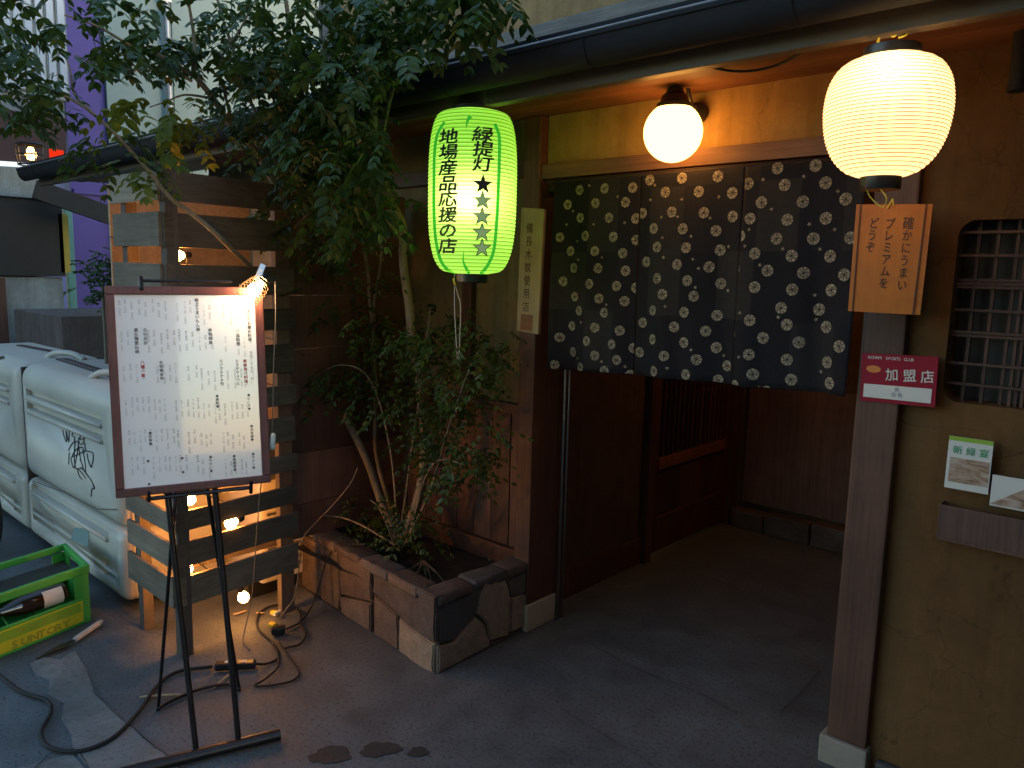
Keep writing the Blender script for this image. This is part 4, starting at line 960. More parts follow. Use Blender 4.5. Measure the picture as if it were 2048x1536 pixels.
for (px, py, t) in ((497, 790, '◆ビール◆'), (503, 852, '◆日本酒◆'), (506, 908, '◆ワイン◆'), (434, 792, '◆焼酎◆'), (468, 912, '◆果実酒◆'), (421, 914, '◆サワー◆'), (300, 866, '◆お茶◆')):
    mcol(big, t, px, py, .0105, off=.02)
for (px, py) in ((366, 944), (298, 968), (364, 916), (296, 922)): mcol(big, '◆', px, py, .010, off=.02)
items = ['焼鳥盛合せ 五百円', '刺身三点盛 九百円', '冷奴 三百円', '枝豆 三百円', '塩焼 六百円', '天ぷら 八百円', '煮魚 七百円', '出汁巻玉子 五百円', '唐揚 六百円', 'だいこん 三百円', '豚の角煮 七百円', '海老の塩焼 六百円', 'お新香 三百円', '雑炊 五百円', '生ビール 五百円', '梅酒 四百円', '純米酒 七百円', '芋焼酎 五百円', 'ウーロン茶 三百円']
r_ = random.Random(3)
rows = [(600, 655), (660, 722), (728, 790), (795, 850), (858, 905), (910, 965)]
for ri, (ya, yb) in enumerate(rows):
    for px in range(238 + ri*5, 500, 11 if ri > 2 else 13):
        if r_.random() < .12: continue
        uu, vv = b_uv(px+r_.uniform(-2, 2), ya+(8 if px > 400 else 0)+r_.uniform(0, 8))
        if uu < fwid+.01 or uu > Wd-fwid-.02: continue
        size = r_.choice((.0062, .0068, .0074)); t = r_.choice(items); vmax = min(vv+(yb-ya)*.00165, Hd-fwid-.008)
        for ch in t:
            if vv > vmax: break
            if ch != ' ': put_glyph(soft, '｜' if ch == 'ー' else ch, uu, -vv, size, lambda a, b: bm_(a, -b, .0018))
            vv += size*1.1
big.build('lettering', M['ink_mid'], sheetm); red.build('red_lettering', M['ink_red'], sheetm); o = soft.build('small_lettering', M['ink_soft'], sheetm); o['kind'] = 'stuff'

# ---------------- clip lamp with wire cage on the board
pc = bp(503, 582, .055)
cl = empty('clip_lamp', pc, 'lit clip lamp in a copper wire cage clamped on the menu board top corner', 'clip lamp')
ax = (bp(535, 555, .03)-bp(480, 607, .075)).normalized()
rb = .021
MB().lathe(pc, [(.0005, -rb*1.1), (rb*.6, -rb*.85), (rb*.97, -rb*.3), (rb, 0), (rb*.85, rb*.6), (rb*.55, rb*1.2), (rb*.5, rb*1.4)], 20, axis=ax).build('bulb', M['bulb_clip'], cl, smooth=True)
a1 = ax.cross(Vector((0, 0, 1))).normalized(); a2 = ax.cross(a1)
copper = m_plain('copper_wire', (.75, .42, .20), .25, .1, 10, .9, 0)
mb = MB(); hel = []
for k in range(7*20+1):
    t = 2*math.pi*k/20; s = k/140; rr = .030+.010*math.sin(math.pi*min(1, .25+s*.8)); hel.append(pc+ax*(-.045+.085*s)+a1*(rr*math.cos(t))+a2*(rr*math.sin(t)))
mb.tube(hel, .0011, 5)
mb.build('wire_cage', copper, cl, smooth=True)
tc_ = pc+ax*.045
MB().lathe(tc_, [(.014, -.012), (.016, -.010), (.016, .02), (.010, .028), (.0, .029)], 16, axis=ax).build('socket', M['black'], cl, smooth='auto')
k1, k2 = bp(512, 560, .028), bp(524, 531, .018)
kd = (k2-k1); ksz = kd.length; kd.normalize(); kside = N3.cross(kd).normalized()
MB().obox((k1+k2)/2, kd, kside, kside.cross(kd), ksz*1.1, .019, .003, .001).build('clamp_plate', M['steel'], cl)
MB().tube([(k1+k2)/2+kd*.006+N3*.0015, (k1+k2)/2+kd*.006+N3*.006], .004, 10).build('clamp_screw', M['steel'], cl)
MB().tube([tc_, tc_.lerp(bp(548, 562, .02), .7), bp(548, 560, .02)], .007, 8).build('swivel', M['black'], cl, smooth=True)
# hanging cord from the lamp with a taped switch
cord = MB().tube(spline([bp(548, 560, .02), bp(550, 640, .01), bp(547, 740, 0), bp(546, 800, 0), bp(544, 860, 0), bp(543, 900, -.02), bp(532, 980, -.1), Z(505, 1180, .22), Z(492, 1250, .06), Z(486, 1282, .008), Z(500, 1300, .006)], 6), .0022, 6)
tag(cord.build('lamp_cord', M['wire_grey'], None, smooth=True), 'thin pale cord hanging from the clip lamp down to the ground', 'cord')
q1, q2 = bp(546, 866, .004), bp(544, 900, .0)
o = MB().tube([q1, q1.lerp(q2, .15), q1.lerp(q2, .85), q2], [.005, .009, .010, .005], 10).build('cord_switch', M['plastic_white'], None, smooth=True, loc=q1); tag(o, 'pale taped inline switch on the thin cord right of the menu board', 'switch')

# ---------------- cables on the ground
cab = MB().tube(spline([Z(x, y, .012) for x, y in ((-80, 1290), (-20, 1335), (40, 1382), (92, 1400), (101, 1425), (82, 1465), (100, 1495), (160, 1502), (222, 1478), (272, 1430), (318, 1368), (360, 1342), (425, 1333))], 6), .0075, 8)
c_root = empty('extension_cable', Z(300, 1400, 0), 'thick black extension cable winding across the concrete with a twin socket block', 'cable')
cab.build('cord', M['cable'], c_root, smooth=True)
s0, s1 = Z(430, 1332, .022), Z(512, 1328, .022)
MB().beam(s0, s1, .036, .03, Vector((0, 0, 1)), .008).build('socket_block', M['black'], c_root)
for t in (.28, .72):
    c = s0.lerp(s1, t)+Vector((0, 0, .0158)); MB().obox(c, (s1-s0).normalized(), Vector((0, 0, 1)).cross((s1-s0).normalized()), Vector((0, 0, 1)), .012, .016, .0015).build('socket_face', m_plain('pale_socket', (.4, .5, .52), .5, .05, 5, 0, 0) if t < .5 else bpy.data.materials['pale_socket'], c_root)
MB().tube(spline([Z(x, y, h) for x, y, h in ((512, 1328, .02), (535, 1327, .008), (556, 1315, .008), (553, 1295, .008), (540, 1280, .01), (520, 1262, .008), (513, 1245, .01), (520, 1225, .012), (545, 1211, .01), (580, 1210, .01), (600, 1225, .01), (602, 1250, .01), (611, 1268, .01), (600, 1288, .01), (570, 1296, .01))], 6), .005, 8).build('cord', M['cable'], c_root, smooth=True)
c2 = MB().tube(spline([Z(x, y, h) for x, y, h in ((557, 1282, .02), (576, 1310, .008), (597, 1342, .008), (590, 1358, .008), (560, 1368, .008), (510, 1372, .008), (530, 1358, .014), (555, 1335, .014), (556, 1310, .012), (545, 1286, .016))], 6), .0045, 8)
c2.tube(spline([Z(572, 1258, .012), Z(600, 1244, .012), Z(622, 1215, .03), X(635, 1180, -2.98), X(650, 1130, -2.98), X(672, 1092, -2.95), X(706, 1089, -2.85), X(730, 1088, -2.7)], 6), .0045, 8)
tag(c2.build('power_cord', M['cable'], None, smooth=True), 'thin black power cord looped beside the planter and climbing over its stones', 'cord')
c3 = MB().tube(spline([Z(560, 1235, .02), Z(575, 1215, .06), Z(590, 1190, .12), X(600, 1120, -3.04), X(606, 1078, -3.02), X(625, 1052, -3.0), X(664, 1012, -2.92), X(700, 968, -2.84), X(716, 935, -2.8)], 6), .0025, 6)
tag(c3.build('garden_wire', M['wire_grey'], None, smooth=True), 'thin pale wire rising from the planter edge toward the tree', 'wire')
pg = Z(557, 1262, .02); pr_ = empty('plug_bundle', pg, 'black plug and adapter bundle with yellow tape on the ground by the coil', 'plug')
MB().obox(pg+Vector((0, 0, .005)), Vector((.5, .86, 0)), Vector((-.86, .5, 0)), Vector((0, 0, 1)), .06, .035, .035, .008).build('plug_body', M['black'], pr_)
MB().obox(Z(545, 1250, .02), Vector((.9, .4, 0)).normalized(), Vector((-.4, .9, 0)).normalized(), Vector((0, 0, 1)), .035, .03, .02, .006).build('yellow_adapter', M['tape'], pr_)
MB().obox(Z(549, 1226, .02), Vector((.9, .4, 0)).normalized(), Vector((-.4, .9, 0)).normalized(), Vector((0, 0, 1)), .04, .02, .02, .006).build('yellow_adapter', M['tape'], pr_)
MB().tube([Z(548, 1230, .028), Z(560, 1222, .03)], .007, 8).build('plug_tip', M['plastic_white'], pr_)
# twigs
for (a, b, c, lab) in (((278, 1394), (330, 1390), (378, 1389), 'long dry split stick on the concrete crossing the thick cable'), ((466, 1229), (478, 1226), (494, 1221), 'dry leaf fragment on the ground left below the lowest bulb'), ((512, 1226), (520, 1226), (530, 1225), 'small dry leaf fragment right of the lowest bulb'), ((425, 1377), (444, 1362), (460, 1348), 'thin dry straw on the ground between the stand legs')):
    pp = [Z(*a, .006), Z(*b, .012), Z(*c, .006)]; o = MB().tube(spline(pp), [.001]+[.0045]*(len(spline(pp))-2)+[.001], 5).build('twig', M['twig'], None, loc=pp[1]); tag(o, lab, 'twig')
# trowel
t0, t1 = Z(203, 1243, .02), Z(150, 1279, .02); t2 = Z(72, 1318, .01)
tw = empty('trowel', t1, 'old hand trowel with pale handle lying in front of the green crate', 'trowel')
MB().tube([t0, t0.lerp(t1, .1), t1], [.010, .013, .0115], 12).build('handle', M['handle'], tw, smooth='auto')
dd = (t2-t1).normalized(); ss = dd.cross(Vector((0, 0, 1)))
mb = MB(); mb.poly([t1+ss*.006, t1+dd*.06+ss*.022, t2+dd*0+ss*.002, t2-ss*.002, t1+dd*.06-ss*.018, t1-ss*.006], Vector((0, 0, 1)), .003); mb.build('blade', M['trowel'], tw)

# ---------------- green crate
K = Vector((-3.60, 1.18, 0)); ku = (Vector((-3.50, .80, 0))-K).normalized(); kv = Vector((-1, .06, 0)).normalized(); LU, LV, KH, T = .47, .36, .27, .012
ck = empty('bottle_crate', K+ku*LU/2+kv*LV/2, 'bright green plastic beer crate with a yellow label standing beside the white container', 'crate')
def kb(u0, u1, v0, v1, z0, z1, name, bev=.004, mat=None):
    c = K+ku*(u0+u1)/2+kv*(v0+v1)/2+Vector((0, 0, (z0+z1)/2)); return MB().obox(c, ku, kv, Vector((0, 0, 1)), u1-u0, v1-v0, z1-z0, bev).build(name, mat or M['crate'], ck)
for v0, v1 in ((0, T), (LV-T, LV)):
    w = kb(0, LU, v0, v1, 0, .125, 'side_wall'); kb(0, .07, v0+.0004, v1-.0004, .1255, .2315, 'side_post'); kb(LU-.07, LU, v0+.0004, v1-.0004, .1255, .2315, 'side_post')
for u0, u1 in ((0, T), (LU-T, LU)):
    kb(u0, u1, T+.0005, LV-T-.0005, 0, .17, 'end_wall'); kb(u0+.0004, u1-.0004, T+.0005, .08, .1705, .2395, 'side_post'); kb(u0+.0004, u1-.0004, LV-.08, LV-T-.0005, .1705, .2395, 'side_post')
kb(-.006, LU+.006, -.006, T+.004, .232, KH, 'rim', .006); kb(-.006, LU+.006, LV-T-.004, LV+.006, .24, KH, 'rim', .006)
kb(-.006, T+.004, T+.0045, LV-T-.0045, .24, KH, 'rim', .006); kb(LU-T-.004, LU+.006, T+.0045, LV-T-.0045, .24, KH, 'rim', .006)
kb(T, LU-T, T, LV-T, .01, .02, 'floor_panel')
for k in range(1, 4): kb(LU*k/4-.004, LU*k/4+.004, T+.001, LV-T-.001, .021, .12, 'divider', 0)
kb(.035, .41, -.0025, -.0006, .015, .112, 'yellow_label', 0, M['yellow'])
mb = MB(); kfn = lambda a, b: K+ku*(.41-a)*1+kv*(-.0036)+Vector((0, 0, b))
kdir = ku
def kmap(a, b):   # a: metres from the left of the label, seen from outside
    return K+ku*(.405-a)+kv*(-.0036)+Vector((0, 0, b))
put_row(mb, 'SUNTORY', .075, .036, .045, kmap, step=.80, off=.035, wx=1.2)
mb.build('lettering', M['label_ink'], ck)
mb = MB(); put_row(mb, 'サントリー', .10, .085, .034, kmap, step=1.45, off=.02, wx=1.5); mb.build('lettering', M['label_ink'], ck)
mb2 = MB().obox(K+ku*.222+kv*-.0030+Vector((0, 0, .085)), ku, kv, Vector((0, 0, 1)), .355, .0008, .042).build('label_panel', m_plain('lime_panel', (.22, .40, .03), .5, .1, 10, 0, 0), ck)
# bottle lying in the crate
ba = K+ku*.10+kv*.045+Vector((0, 0, .165)); bb_ = K+ku*.42+kv*.10+Vector((0, 0, .15)); bax = (bb_-ba).normalized()
bt = empty('bottle', ba, 'large dark brown bottle with a white label lying in the green crate', 'bottle')
MB().lathe(ba, [(.0, 0), (.038, .002), (.042, .01), (.042, .17), (.034, .205), (.018, .25), (.014, .30), (.016, .305), (.016, .315), (.0, .316)], 24, axis=bax, capb=False, capt=False).build('glass', M['bottle'], bt, smooth='auto')
# the label is a band on the side that faces the street
mb = MB(); n = 10; e1 = Vector((0, 0, 1)).cross(bax).normalized(); e2 = bax.cross(e1)
out = -kv; base_ang = math.atan2(out.dot(e2), out.dot(e1)); vs = []
for i in range(n+1):
    t = base_ang-1.1+2.2*i/n; d = e1*math.cos(t)+e2*math.sin(t); vs += [ba+bax*.02+d*.0428, ba+bax*.10+d*.0428]
mb.add(vs, [(2*i, 2*i+1, 2*i+3, 2*i+2) for i in range(n)]); mb.build('label', M['white'], bt, smooth=True)
# metal ring lid
rg_ = K+ku*.42+kv*.20+Vector((0, 0, .2)); o = MB().lathe(rg_, [(.030, 0), (.052, .0), (.055, .004), (.050, .008), (.032, .008), (.030, .002)], 28).build('metal_ring', M['steel'], None, smooth='auto', loc=rg_); tag(o, 'grey metal ring lying on the bottles in the green crate', 'ring')
o = kb(.02, .45, .13, LV-T-.01, .19, .195, 'dark_tray', 0, M['shutter'])

# ---------------- white plastic container
ct = empty('plastic_container', (-4.3, 1.5, 0), 'weathered white plastic storage container with moulded ribs and graffiti', 'container')
CY0, CY1 = 1.31, 1.80
def rounded_shell(x0, x1, y0, y1, z0, z1, r, name, ribs, parent, mat):
    """upright box, profile in YZ rounded on the front top edge, ends rounded in plan"""
    bm = bmesh.new(); bmesh.ops.create_cube(bm, size=1)
    for v in bm.verts: v.co = Vector(((x0+x1)/2+v.co.x*(x1-x0), (y0+y1)/2+v.co.y*(y1-y0), (z0+z1)/2+v.co.z*(z1-z0)))
    bmesh.ops.bevel(bm, geom=[e for e in bm.edges], offset=r, segments=6, affect='EDGES', profile=.5)
    bm.verts.index_update()
    m = MB(); m.add([v.co for v in bm.verts], [[v.index for v in f.verts] for f in bm.faces]); bm.free()
    o = m.build(name, mat, parent, smooth='auto'); return o
xs_ = Y(45, 900, CY0).x
for (x0, x1) in ((xs_+.012, -3.545), (xs_-1.30, xs_-.012)):
    up_ = rounded_shell(x0, x1, CY0, CY1, .395, 1.05, .085, 'upper_shell', 0, ct, M['cover'])
    lo_ = rounded_shell(x0+.004, x1-.004, CY0+.002, CY1, .05, .39, .05, 'lower_shell', 0, ct, M['cover'])
    cut = MB(); pro = MB()
    def groove(za, zbm, xa, xb):
        cut.box(xa, xb, CY0-.02, CY0+.03, za, zbm)
    for (za, zbm) in ((.880, .915), (.806, .841)): groove(za, zbm, x0+.12, x1-.17)
    groove(.335, .372, x0+.10, x1-.17)
    for (za, zbm) in ((.16, .185), (.205, .23)): groove(za, zbm, x0+.10, x0+.45); groove(za-.03, zbm-.03, x1-.24, x1-.10)
    cu = cut.build('cutter', M['cover'], ct)
    for ob in (up_, lo_):
        md = ob.modifiers.new('b', 'BOOLEAN'); md.operation = 'DIFFERENCE'; md.object = cu; md.solver = 'EXACT'
        dg = bpy.context.evaluated_depsgraph_get(); me2 = bpy.data.meshes.new_from_object(ob.evaluated_get(dg)); ob.modifiers.clear(); ob.data = me2
    bpy.data.objects.remove(cu)
    # bright lower lips of the ribs
    for (za) in (.876, .802, .331):
        MB().tube([(x0+.125, CY0-.003, za-.009), (x1-.175, CY0-.003, za-.009)], .012, 10).build('rib_lip', M['cover'], up_ if za > .4 else lo_, smooth=True)
MB().box(xs_-.011, xs_+.011, CY0+.02, CY1, .06, 1.02).build('seam_strip', M['strap'], ct)
# studded straps and handles on top
for (ya, x0, x1) in ((1.52, xs_-.0, -3.60),):
    s = MB().beam(Vector((x0, ya+.02, 1.054)), Vector((x1, ya-.05, 1.054)), .06, .008).build('strap', M['strap'], ct)
    st = MB()
    for k in range(26):
        t = (k+.5)/26; c = Vector((x0+(x1-x0)*t, ya+.02-.07*t-.014, 1.0575)); st.lathe(c, [(.0045, 0), (.004, .0025), (.0, .0035)], 8, capb=False, capt=False)
    st.build('stud', M['steel'], s, smooth=True)
s = MB().beam(Vector((xs_-.1, 1.66, 1.054)), Vector((xs_-1.0, 1.60, 1.054)), .04, .006).build('strap', M['strap'], ct)
for (xa, ya) in ((-3.95, 1.44), (-5.0, 1.56)):
    MB().tube(spline([(xa-.10, ya-.05, 1.050), (xa-.04, ya-.02, 1.080), (xa+.08, ya+.03, 1.083), (xa+.16, ya+.07, 1.050)]), .018, 8).build('top_handle', M['cover'], ct, smooth=True)
# thin crack/cable line
MB().tube([Y(x, y, CY0-.003) for x, y in ((66, 962), (130, 985), (193, 1018), (232, 1019))], .0022, 5).build('seam_line', M['strap'], ct)
# hanging pipe by the right end
MB().tube(spline([Vector((-3.515, 1.36, .62)), Vector((-3.51, 1.36, .4)), Vector((-3.51, 1.36, .12)), Vector((-3.47, 1.38, .06))]), .005, 6).build('hose', M['black'], ct, smooth=True)
# graffiti
gm = MB()
def gst(pts, w=.0045):
    P = [Y(0+a/2.327, 660+b/2.327, CY0-.0015) for a, b in pts]; gm.tube(spline(P, 4), w*.62, 5)
for pts in ([(292, 465), (300, 500), (310, 520), (308, 470), (320, 520), (322, 462)], [(345, 468), (335, 490), (348, 500), (345, 520)], [(372, 500), (378, 486), (392, 495), (388, 525), (372, 530), (366, 508), (372, 500)], [(368, 508), (392, 505)],
            [(318, 560), (335, 530), (350, 520), (365, 530), (345, 640), (330, 600)], [(322, 570), (320, 625)], [(350, 520), (345, 590), (352, 645)], [(365, 530), (375, 600), (395, 660), (425, 700), (438, 735)], [(395, 525), (400, 560), (430, 570), (434, 600), (425, 640)],
            [(340, 590), (380, 570), (400, 560)], [(352, 645), (385, 640), (372, 600)], [(360, 650), (370, 680), (382, 695)], [(385, 560), (395, 610), (400, 670)], [(425, 640), (412, 610), (405, 575)], [(375, 640), (400, 665), (430, 710), (440, 738), (428, 740), (424, 775)], [(330, 600), (350, 560), (380, 545), (395, 570)], [(345, 640), (372, 655), (400, 690)]):
    gst(pts)
gm.build('graffiti', M['ink'], ct)
mb = MB(); mb.poly([Y(0+a/2.327, 660+b/2.327, CY0-.0012) for a, b in ((345, 920), (413, 925), (412, 1010), (330, 975))], Vector((0, -1, 0)), .001); mb.build('paper_patch', M['palewall'], ct)

# ---------------- bicycle wheel at the left edge
wc = Y(-38, 1015, 1.08)
bw = empty('bicycle', wc, 'front wheel and fork of a parked bicycle cut by the left edge of the photo', 'bicycle')
Rw = abs(Y(30, 1015, 1.08).x-wc.x)
ang = [2*math.pi*k/56 for k in range(57)]
wdir = Vector((1, .1, 0)).normalized()
wp = lambda r, t: wc+wdir*(r*math.cos(t))+Vector((0, 0, r*math.sin(t)))
Rw = min(Rw, wc.z-.004)
wh = MB().tube([wp(Rw-.018, t) for t in ang], .018, 10, caps=False).build('tyre', M['tire'], bw, smooth=True)
MB().tube([wp(Rw-.045, t) for t in ang], .009, 8, caps=False).build('rim', M['steel'], bw, smooth=True)
mb = MB()
for k in range(32): mb.tube([wp(.02, ang[0]+k*.196+.1), wp(Rw-.045, k*2*math.pi/32)], .0011, 4)
mb.build('spoke', M['steel'], bw)
MB().lathe(wc-Vector((0, .04, 0)), [(.02, 0), (.012, .01), (.012, .07), (.02, .08)], 14, axis=(0, 1, 0)).build('hub', M['steel'], bw, smooth='auto')
for s_ in (-.045, .045): MB().tube([wc+Vector((0, s_, 0)), wc+Vector((-.06, s_*.8, Rw+.05)), wc+Vector((-.12, s_*.3, Rw+.25))], .011, 8).build('fork_blade', M['black'], bw, smooth=True)
MB().tube([wc+Vector((-.12, 0, Rw+.24)), wc+Vector((-.18, 0, Rw+.5))], .016, 10).build('head_tube', M['black'], bw, smooth=True)
MB().tube([wc+Vector((-.13, 0, Rw+.28)), wc+Vector((-.7, -.05, Rw+.02)), wc+Vector((-.75, -.05, Rw-.2))], .016, 10).build('frame_tube', M['black'], bw, smooth=True)
MB().tube([wc+Vector((-.16, -.28, Rw+.55)), wc+Vector((-.18, 0, Rw+.5)), wc+Vector((-.16, .2, Rw+.55))], .011, 8).build('handlebar', M['steel'], bw, smooth=True)
MB().tube([wp(Rw-.018, t)+Vector((-1.05, -.1, 0)) for t in ang], .018, 8, caps=False).build('tyre', M['tire'], bw, smooth=True)

# ---------------- background on the left
BX = -9.0
def bgp(px, py, x=BX): return X(px, py, x)
# purple building
ya, yb = bgp(137, 300).y, bgp(215, 300).y
pb_ = empty('purple_building', (BX, ya, 0), 'narrow deep purple rendered building behind the gutter on the left', 'building')
MB().box(BX-3, BX, ya, yb-.002, 0, 6.5).build('wall', M['purple'], pb_)
MB().box(BX+.001, BX+.03, ya+.02, yb-.02, 2.35, 2.40).build('wall_joint', M['purple'], pb_)
# pale green panelled building
gb = empty('panelled_building', (BX+.05, yb, 0), 'pale grey green building clad in large metal panels behind the gutter', 'building')
yy = yb; ws = (.80, .86, .86, .86); 
ysp = [yb, bgp(345, 200).y]; 
while ysp[-1] < 7.5: ysp.append(ysp[-1]+(ysp[1]-ysp[0]))
for k in range(len(ysp)-1):
    for z0, z1 in ((.0, 2.6), (2.605, 6.5)):
        MB().box(BX-3, BX+.04, ysp[k]+.006, ysp[k+1]-.006, z0, z1-.008).build('wall_panel', M['palewall'], gb)
MB().box(BX-3, BX+.02, yb+.007, ysp[-1], 0, 6.4).build('wall_core', M['concrete_dark'], gb)
yp = bgp(352, 200).y-.12
MB().tube([(BX+.10, yp, 0), (BX+.10, yp, 6.3)], .03, 10).build('downpipe', M['rim_grey'], gb, smooth='auto')
for zz in (2.9, 3.7, 4.5): MB().box(BX+.05, BX+.13, yp-.05, yp+.05, zz, zz+.03).build('pipe_bracket', M['rim_grey'], gb)
tp = bgp(133, 500, BX+.3); tb_ = bgp(137, 628, BX+.3)
o = MB().box(BX+.26, BX+.34, bgp(131, 500, BX+.3).y, bgp(146, 500, BX+.3).y, .8, 2.25, .004).build('pole', M['teal'], None, loc=(BX+.3, tp.y, .8)); tag(o, 'pale teal square pole standing in front of the purple wall', 'pole')
# dark shop with shutter
NX = -8.2
y1 = X(126, 450, NX).y; z_sh0, z_sh1 = X(60, 552, NX).z, X(60, 397, NX).z
ns_ = empty('neighbouring_shop', (NX, 1, 0), 'dark neighbouring shop with grey concrete base and brown shutter at the left edge', 'shop')
MB().box(NX-1.0, NX, -1.5, y1, z_sh0, z_sh1, .004).build('shutter_box', M['shutter'], ns_)
MB().box(NX-1.0, NX+.03, -1.5, y1-.03, z_sh1+.002, z_sh1+.03, .004).build('ledge', M['concrete'], ns_)
MB().box(NX-1.0, NX-.03, -1.5, y1-.02, 0, z_sh0-.01).build('base_wall', M['concrete'], ns_)
MB().box(NX-.029, NX+.02, X(0, 600, NX).y-.1, X(12, 600, NX).y, .3, z_sh0-.02).build('door_frame', M['post'], ns_)
MB().box(NX-1.2, NX-.05, -1.5, y1-.02, z_sh1+.031, X(60, 330, NX).z).build('sign_band', M['concrete'], ns_)
MB().box(NX-1.2, NX-.1, -1.5, y1+.1, X(60, 326, NX).z+.0, X(60, 222, NX).z).build('awning', M['awning'], ns_)
MB().box(NX-1.2, NX-.4, -1.5, y1+.2, X(60, 221, NX).z, 6.2).build('upper_wall', M['citywall'], ns_)
for k in range(6):
    yq = X(4+k*22, 100, NX-.38).y
    w_ = MB().box(NX-.42, NX-.37, yq, yq+.09, 3.2, 5.6).build('window', M['concrete'], ns_)
    MB().box(NX-.369, NX-.362, yq+.015, yq+.075, 3.25, 5.5).build('pane', m_plain('pale_pane', (.45, .5, .56), .2, .1, 3, 0, 0) if k == 0 else bpy.data.materials['pale_pane'], w_)
a, b = X(-60, 323, NX+.03), X(94, 333, NX+.03); MB().tube([a, b], .022, 8).build('tube_light', M['tubelight'], ns_)
MB().box(NX-.02, NX-.0, X(117, 450, NX).y+.001, X(130, 450, NX).y+.03, X(125, 545, NX).z, X(122, 428, NX).z).build('ochre_panel', M['ochre'], ns_)
a, b = X(101, 315, NX+.05), X(127, 301, NX+.05); MB().box(NX+.02, NX+.05, a.y, b.y, a.z, b.z).build('neon_sign', M['neon'], ns_)
p1, p2 = X(78, 385, NX+.3), X(240, 452, NX+1.2)
o = MB().beam(X(70, 378, NX+.25), X(245, 440, NX+.25), .06, .17).build('strut', M['shutter'], None, loc=X(150, 410, NX+.25)); tag(o, 'dark slanting beam crossing below the gutter in front of the purple wall', 'beam')
lc = X(62, 310, NX+.5); fl_ = empty('cage_lantern', lc, 'small glowing bulb in a black wire cage hanging at the far left', 'lantern')
MB().lathe(lc, [(.001, -.045), (.03, -.038), (.045, .0), (.035, .035), (.018, .065), (.001, .066)], 14).build('bulb', M['bulb_far'], fl_, smooth=True)
mb = MB()
for k in range(10):
    t = 2*math.pi*k/10; d = Vector((math.cos(t), math.sin(t), 0)); mb.tube([lc+d*.115+Vector((0, 0, .085)), lc+d*.10+Vector((0, 0, -.085))], .005, 5)
for z, r in ((.085, .115), (0, .107), (-.085, .10)): mb.tube([lc+Vector((r*math.cos(t), r*math.sin(t), z)) for t in [2*math.pi*k/20 for k in range(21)]], .007, 5)
mb.build('wire_cage', M['black'], fl_); MB().tube([lc+Vector((0, 0, .13)), lc+Vector((0, 0, .8))], .008, 6).lathe(lc, [(.115, .085), (.10, .10), (.0, .105)], 16, capb=False).build('hanger', M['black'], fl_)
# grey blocks behind the container
o = MB().box(X(128, 700, -6.6).x-1.2, -6.6, X(126, 700, -6.6).y, X(214, 700, -6.6).y+.9, 0, X(160, 632, -6.6).z, .01).build('garden_wall', M['concrete_dark'], None, loc=(-6.6, 2.2, 0)); tag(o, 'low brown concrete wall behind the white container', 'wall')
o = MB().box(-7.4, -7.36, .8, X(0, 600, -7.4).y+1.6, 0, .2).build('kerb', M['concrete'], None); o.location = (0, 0, 0); tag(o, 'low pale kerb at the foot of the far wall behind the container', 'kerb')
# unseen blocks added out of view to shape the dusk light
for nm, (x0, x1, y0, y1_, h), lab in (('tall_light_blocker', (-1.4, 9, -9, -2.2, 8), 'tall grey block added unseen behind the viewer to hold back sky light'), ('low_light_blocker', (.5, 5, 1.0, 7, 2.7), 'low grey block added unseen on the right to shade the right wall')):
    o = empty(nm, ((x0+x1)/2, (y0+y1_)/2, 0), lab, 'building')
    MB().box(x0, x1, y0, y1_, 0, h).build('wall', M['citywall'], o)

# ---------------- trees
def tp_(pts, yfun):
    return [Y(px, py, yy) for (px, py, yy) in pts]
stems = []   # (points, r0, r1)
tree = empty('planter_tree', (-2.56, 2.26, .25), 'tall multi stemmed tree with glossy pointed leaves growing from the stone planter', 'tree')
def stem(pts, r0, r1, parent=tree, name='stem', mat=None):
    P = spline([Y(*p) if p[2] > 0 else X(*p) for p in pts], 5); m = len(P); rs = [r0+(r1-r0)*i/(m-1) for i in range(m)]
    P = [p+Vector((mn.noise(p*6), mn.noise(p*6+Vector((3, 0, 0))), 0))*.006 for p in P]
    MB().tube(P, rs, 8).build(name, mat or M['bark'], parent, smooth=True); return P
S = []
S.append(stem([(800, 1090, 2.26), (765, 1010, 2.24), (735, 920, 2.22), (700, 850, 2.2), (668, 780, 2.18), (650, 710, 2.16), (632, 640, 2.14), (612, 560, 2.05), (590, 480, 1.95), (560, 390, 1.84), (510, 300, 1.72), (454, 240, -3.0), (420, 190, -3.0), (390, 150, -3.0)], .020, .011))
S.append(stem([(390, 152, -3.0), (320, 112, -3.0), (270, 95, -3.0), (200, 55, -3.0), (130, 30, -3.0)], .010, .003, name='branch'))
S.append(stem([(390, 155, -3.0), (388, 80, -2.98), (378, 0, -2.95), (370, -80, -2.9)], .008, .004, name='branch'))
S.append(stem([(385, 162, -3.0), (345, 145, -3.05), (270, 140, -3.05), (210, 136, -3.1), (150, 110, -3.1)], .006, .002, name='branch'))
S.append(stem([(415, 195, -3.0), (370, 190, -2.95), (335, 202, -2.95), (300, 214, -2.95)], .005, .002, name='branch'))
S.append(stem([(640, 690, 2.15), (600, 620, 2.1), (530, 560, 1.80), (455, 490, -2.86), (400, 440, -2.86), (340, 395, -2.86), (300, 345, -2.88), (260, 300, -2.9), (225, 262, -2.9), (170, 215, -2.92), (110, 185, -2.95), (40, 180, -3.0)], .012, .0035, name='branch'))
S.append(stem([(190, 230, -2.9), (150, 190, -2.95), (140, 140, -2.95), (118, 80, -3.0)], .005, .002, name='branch'))
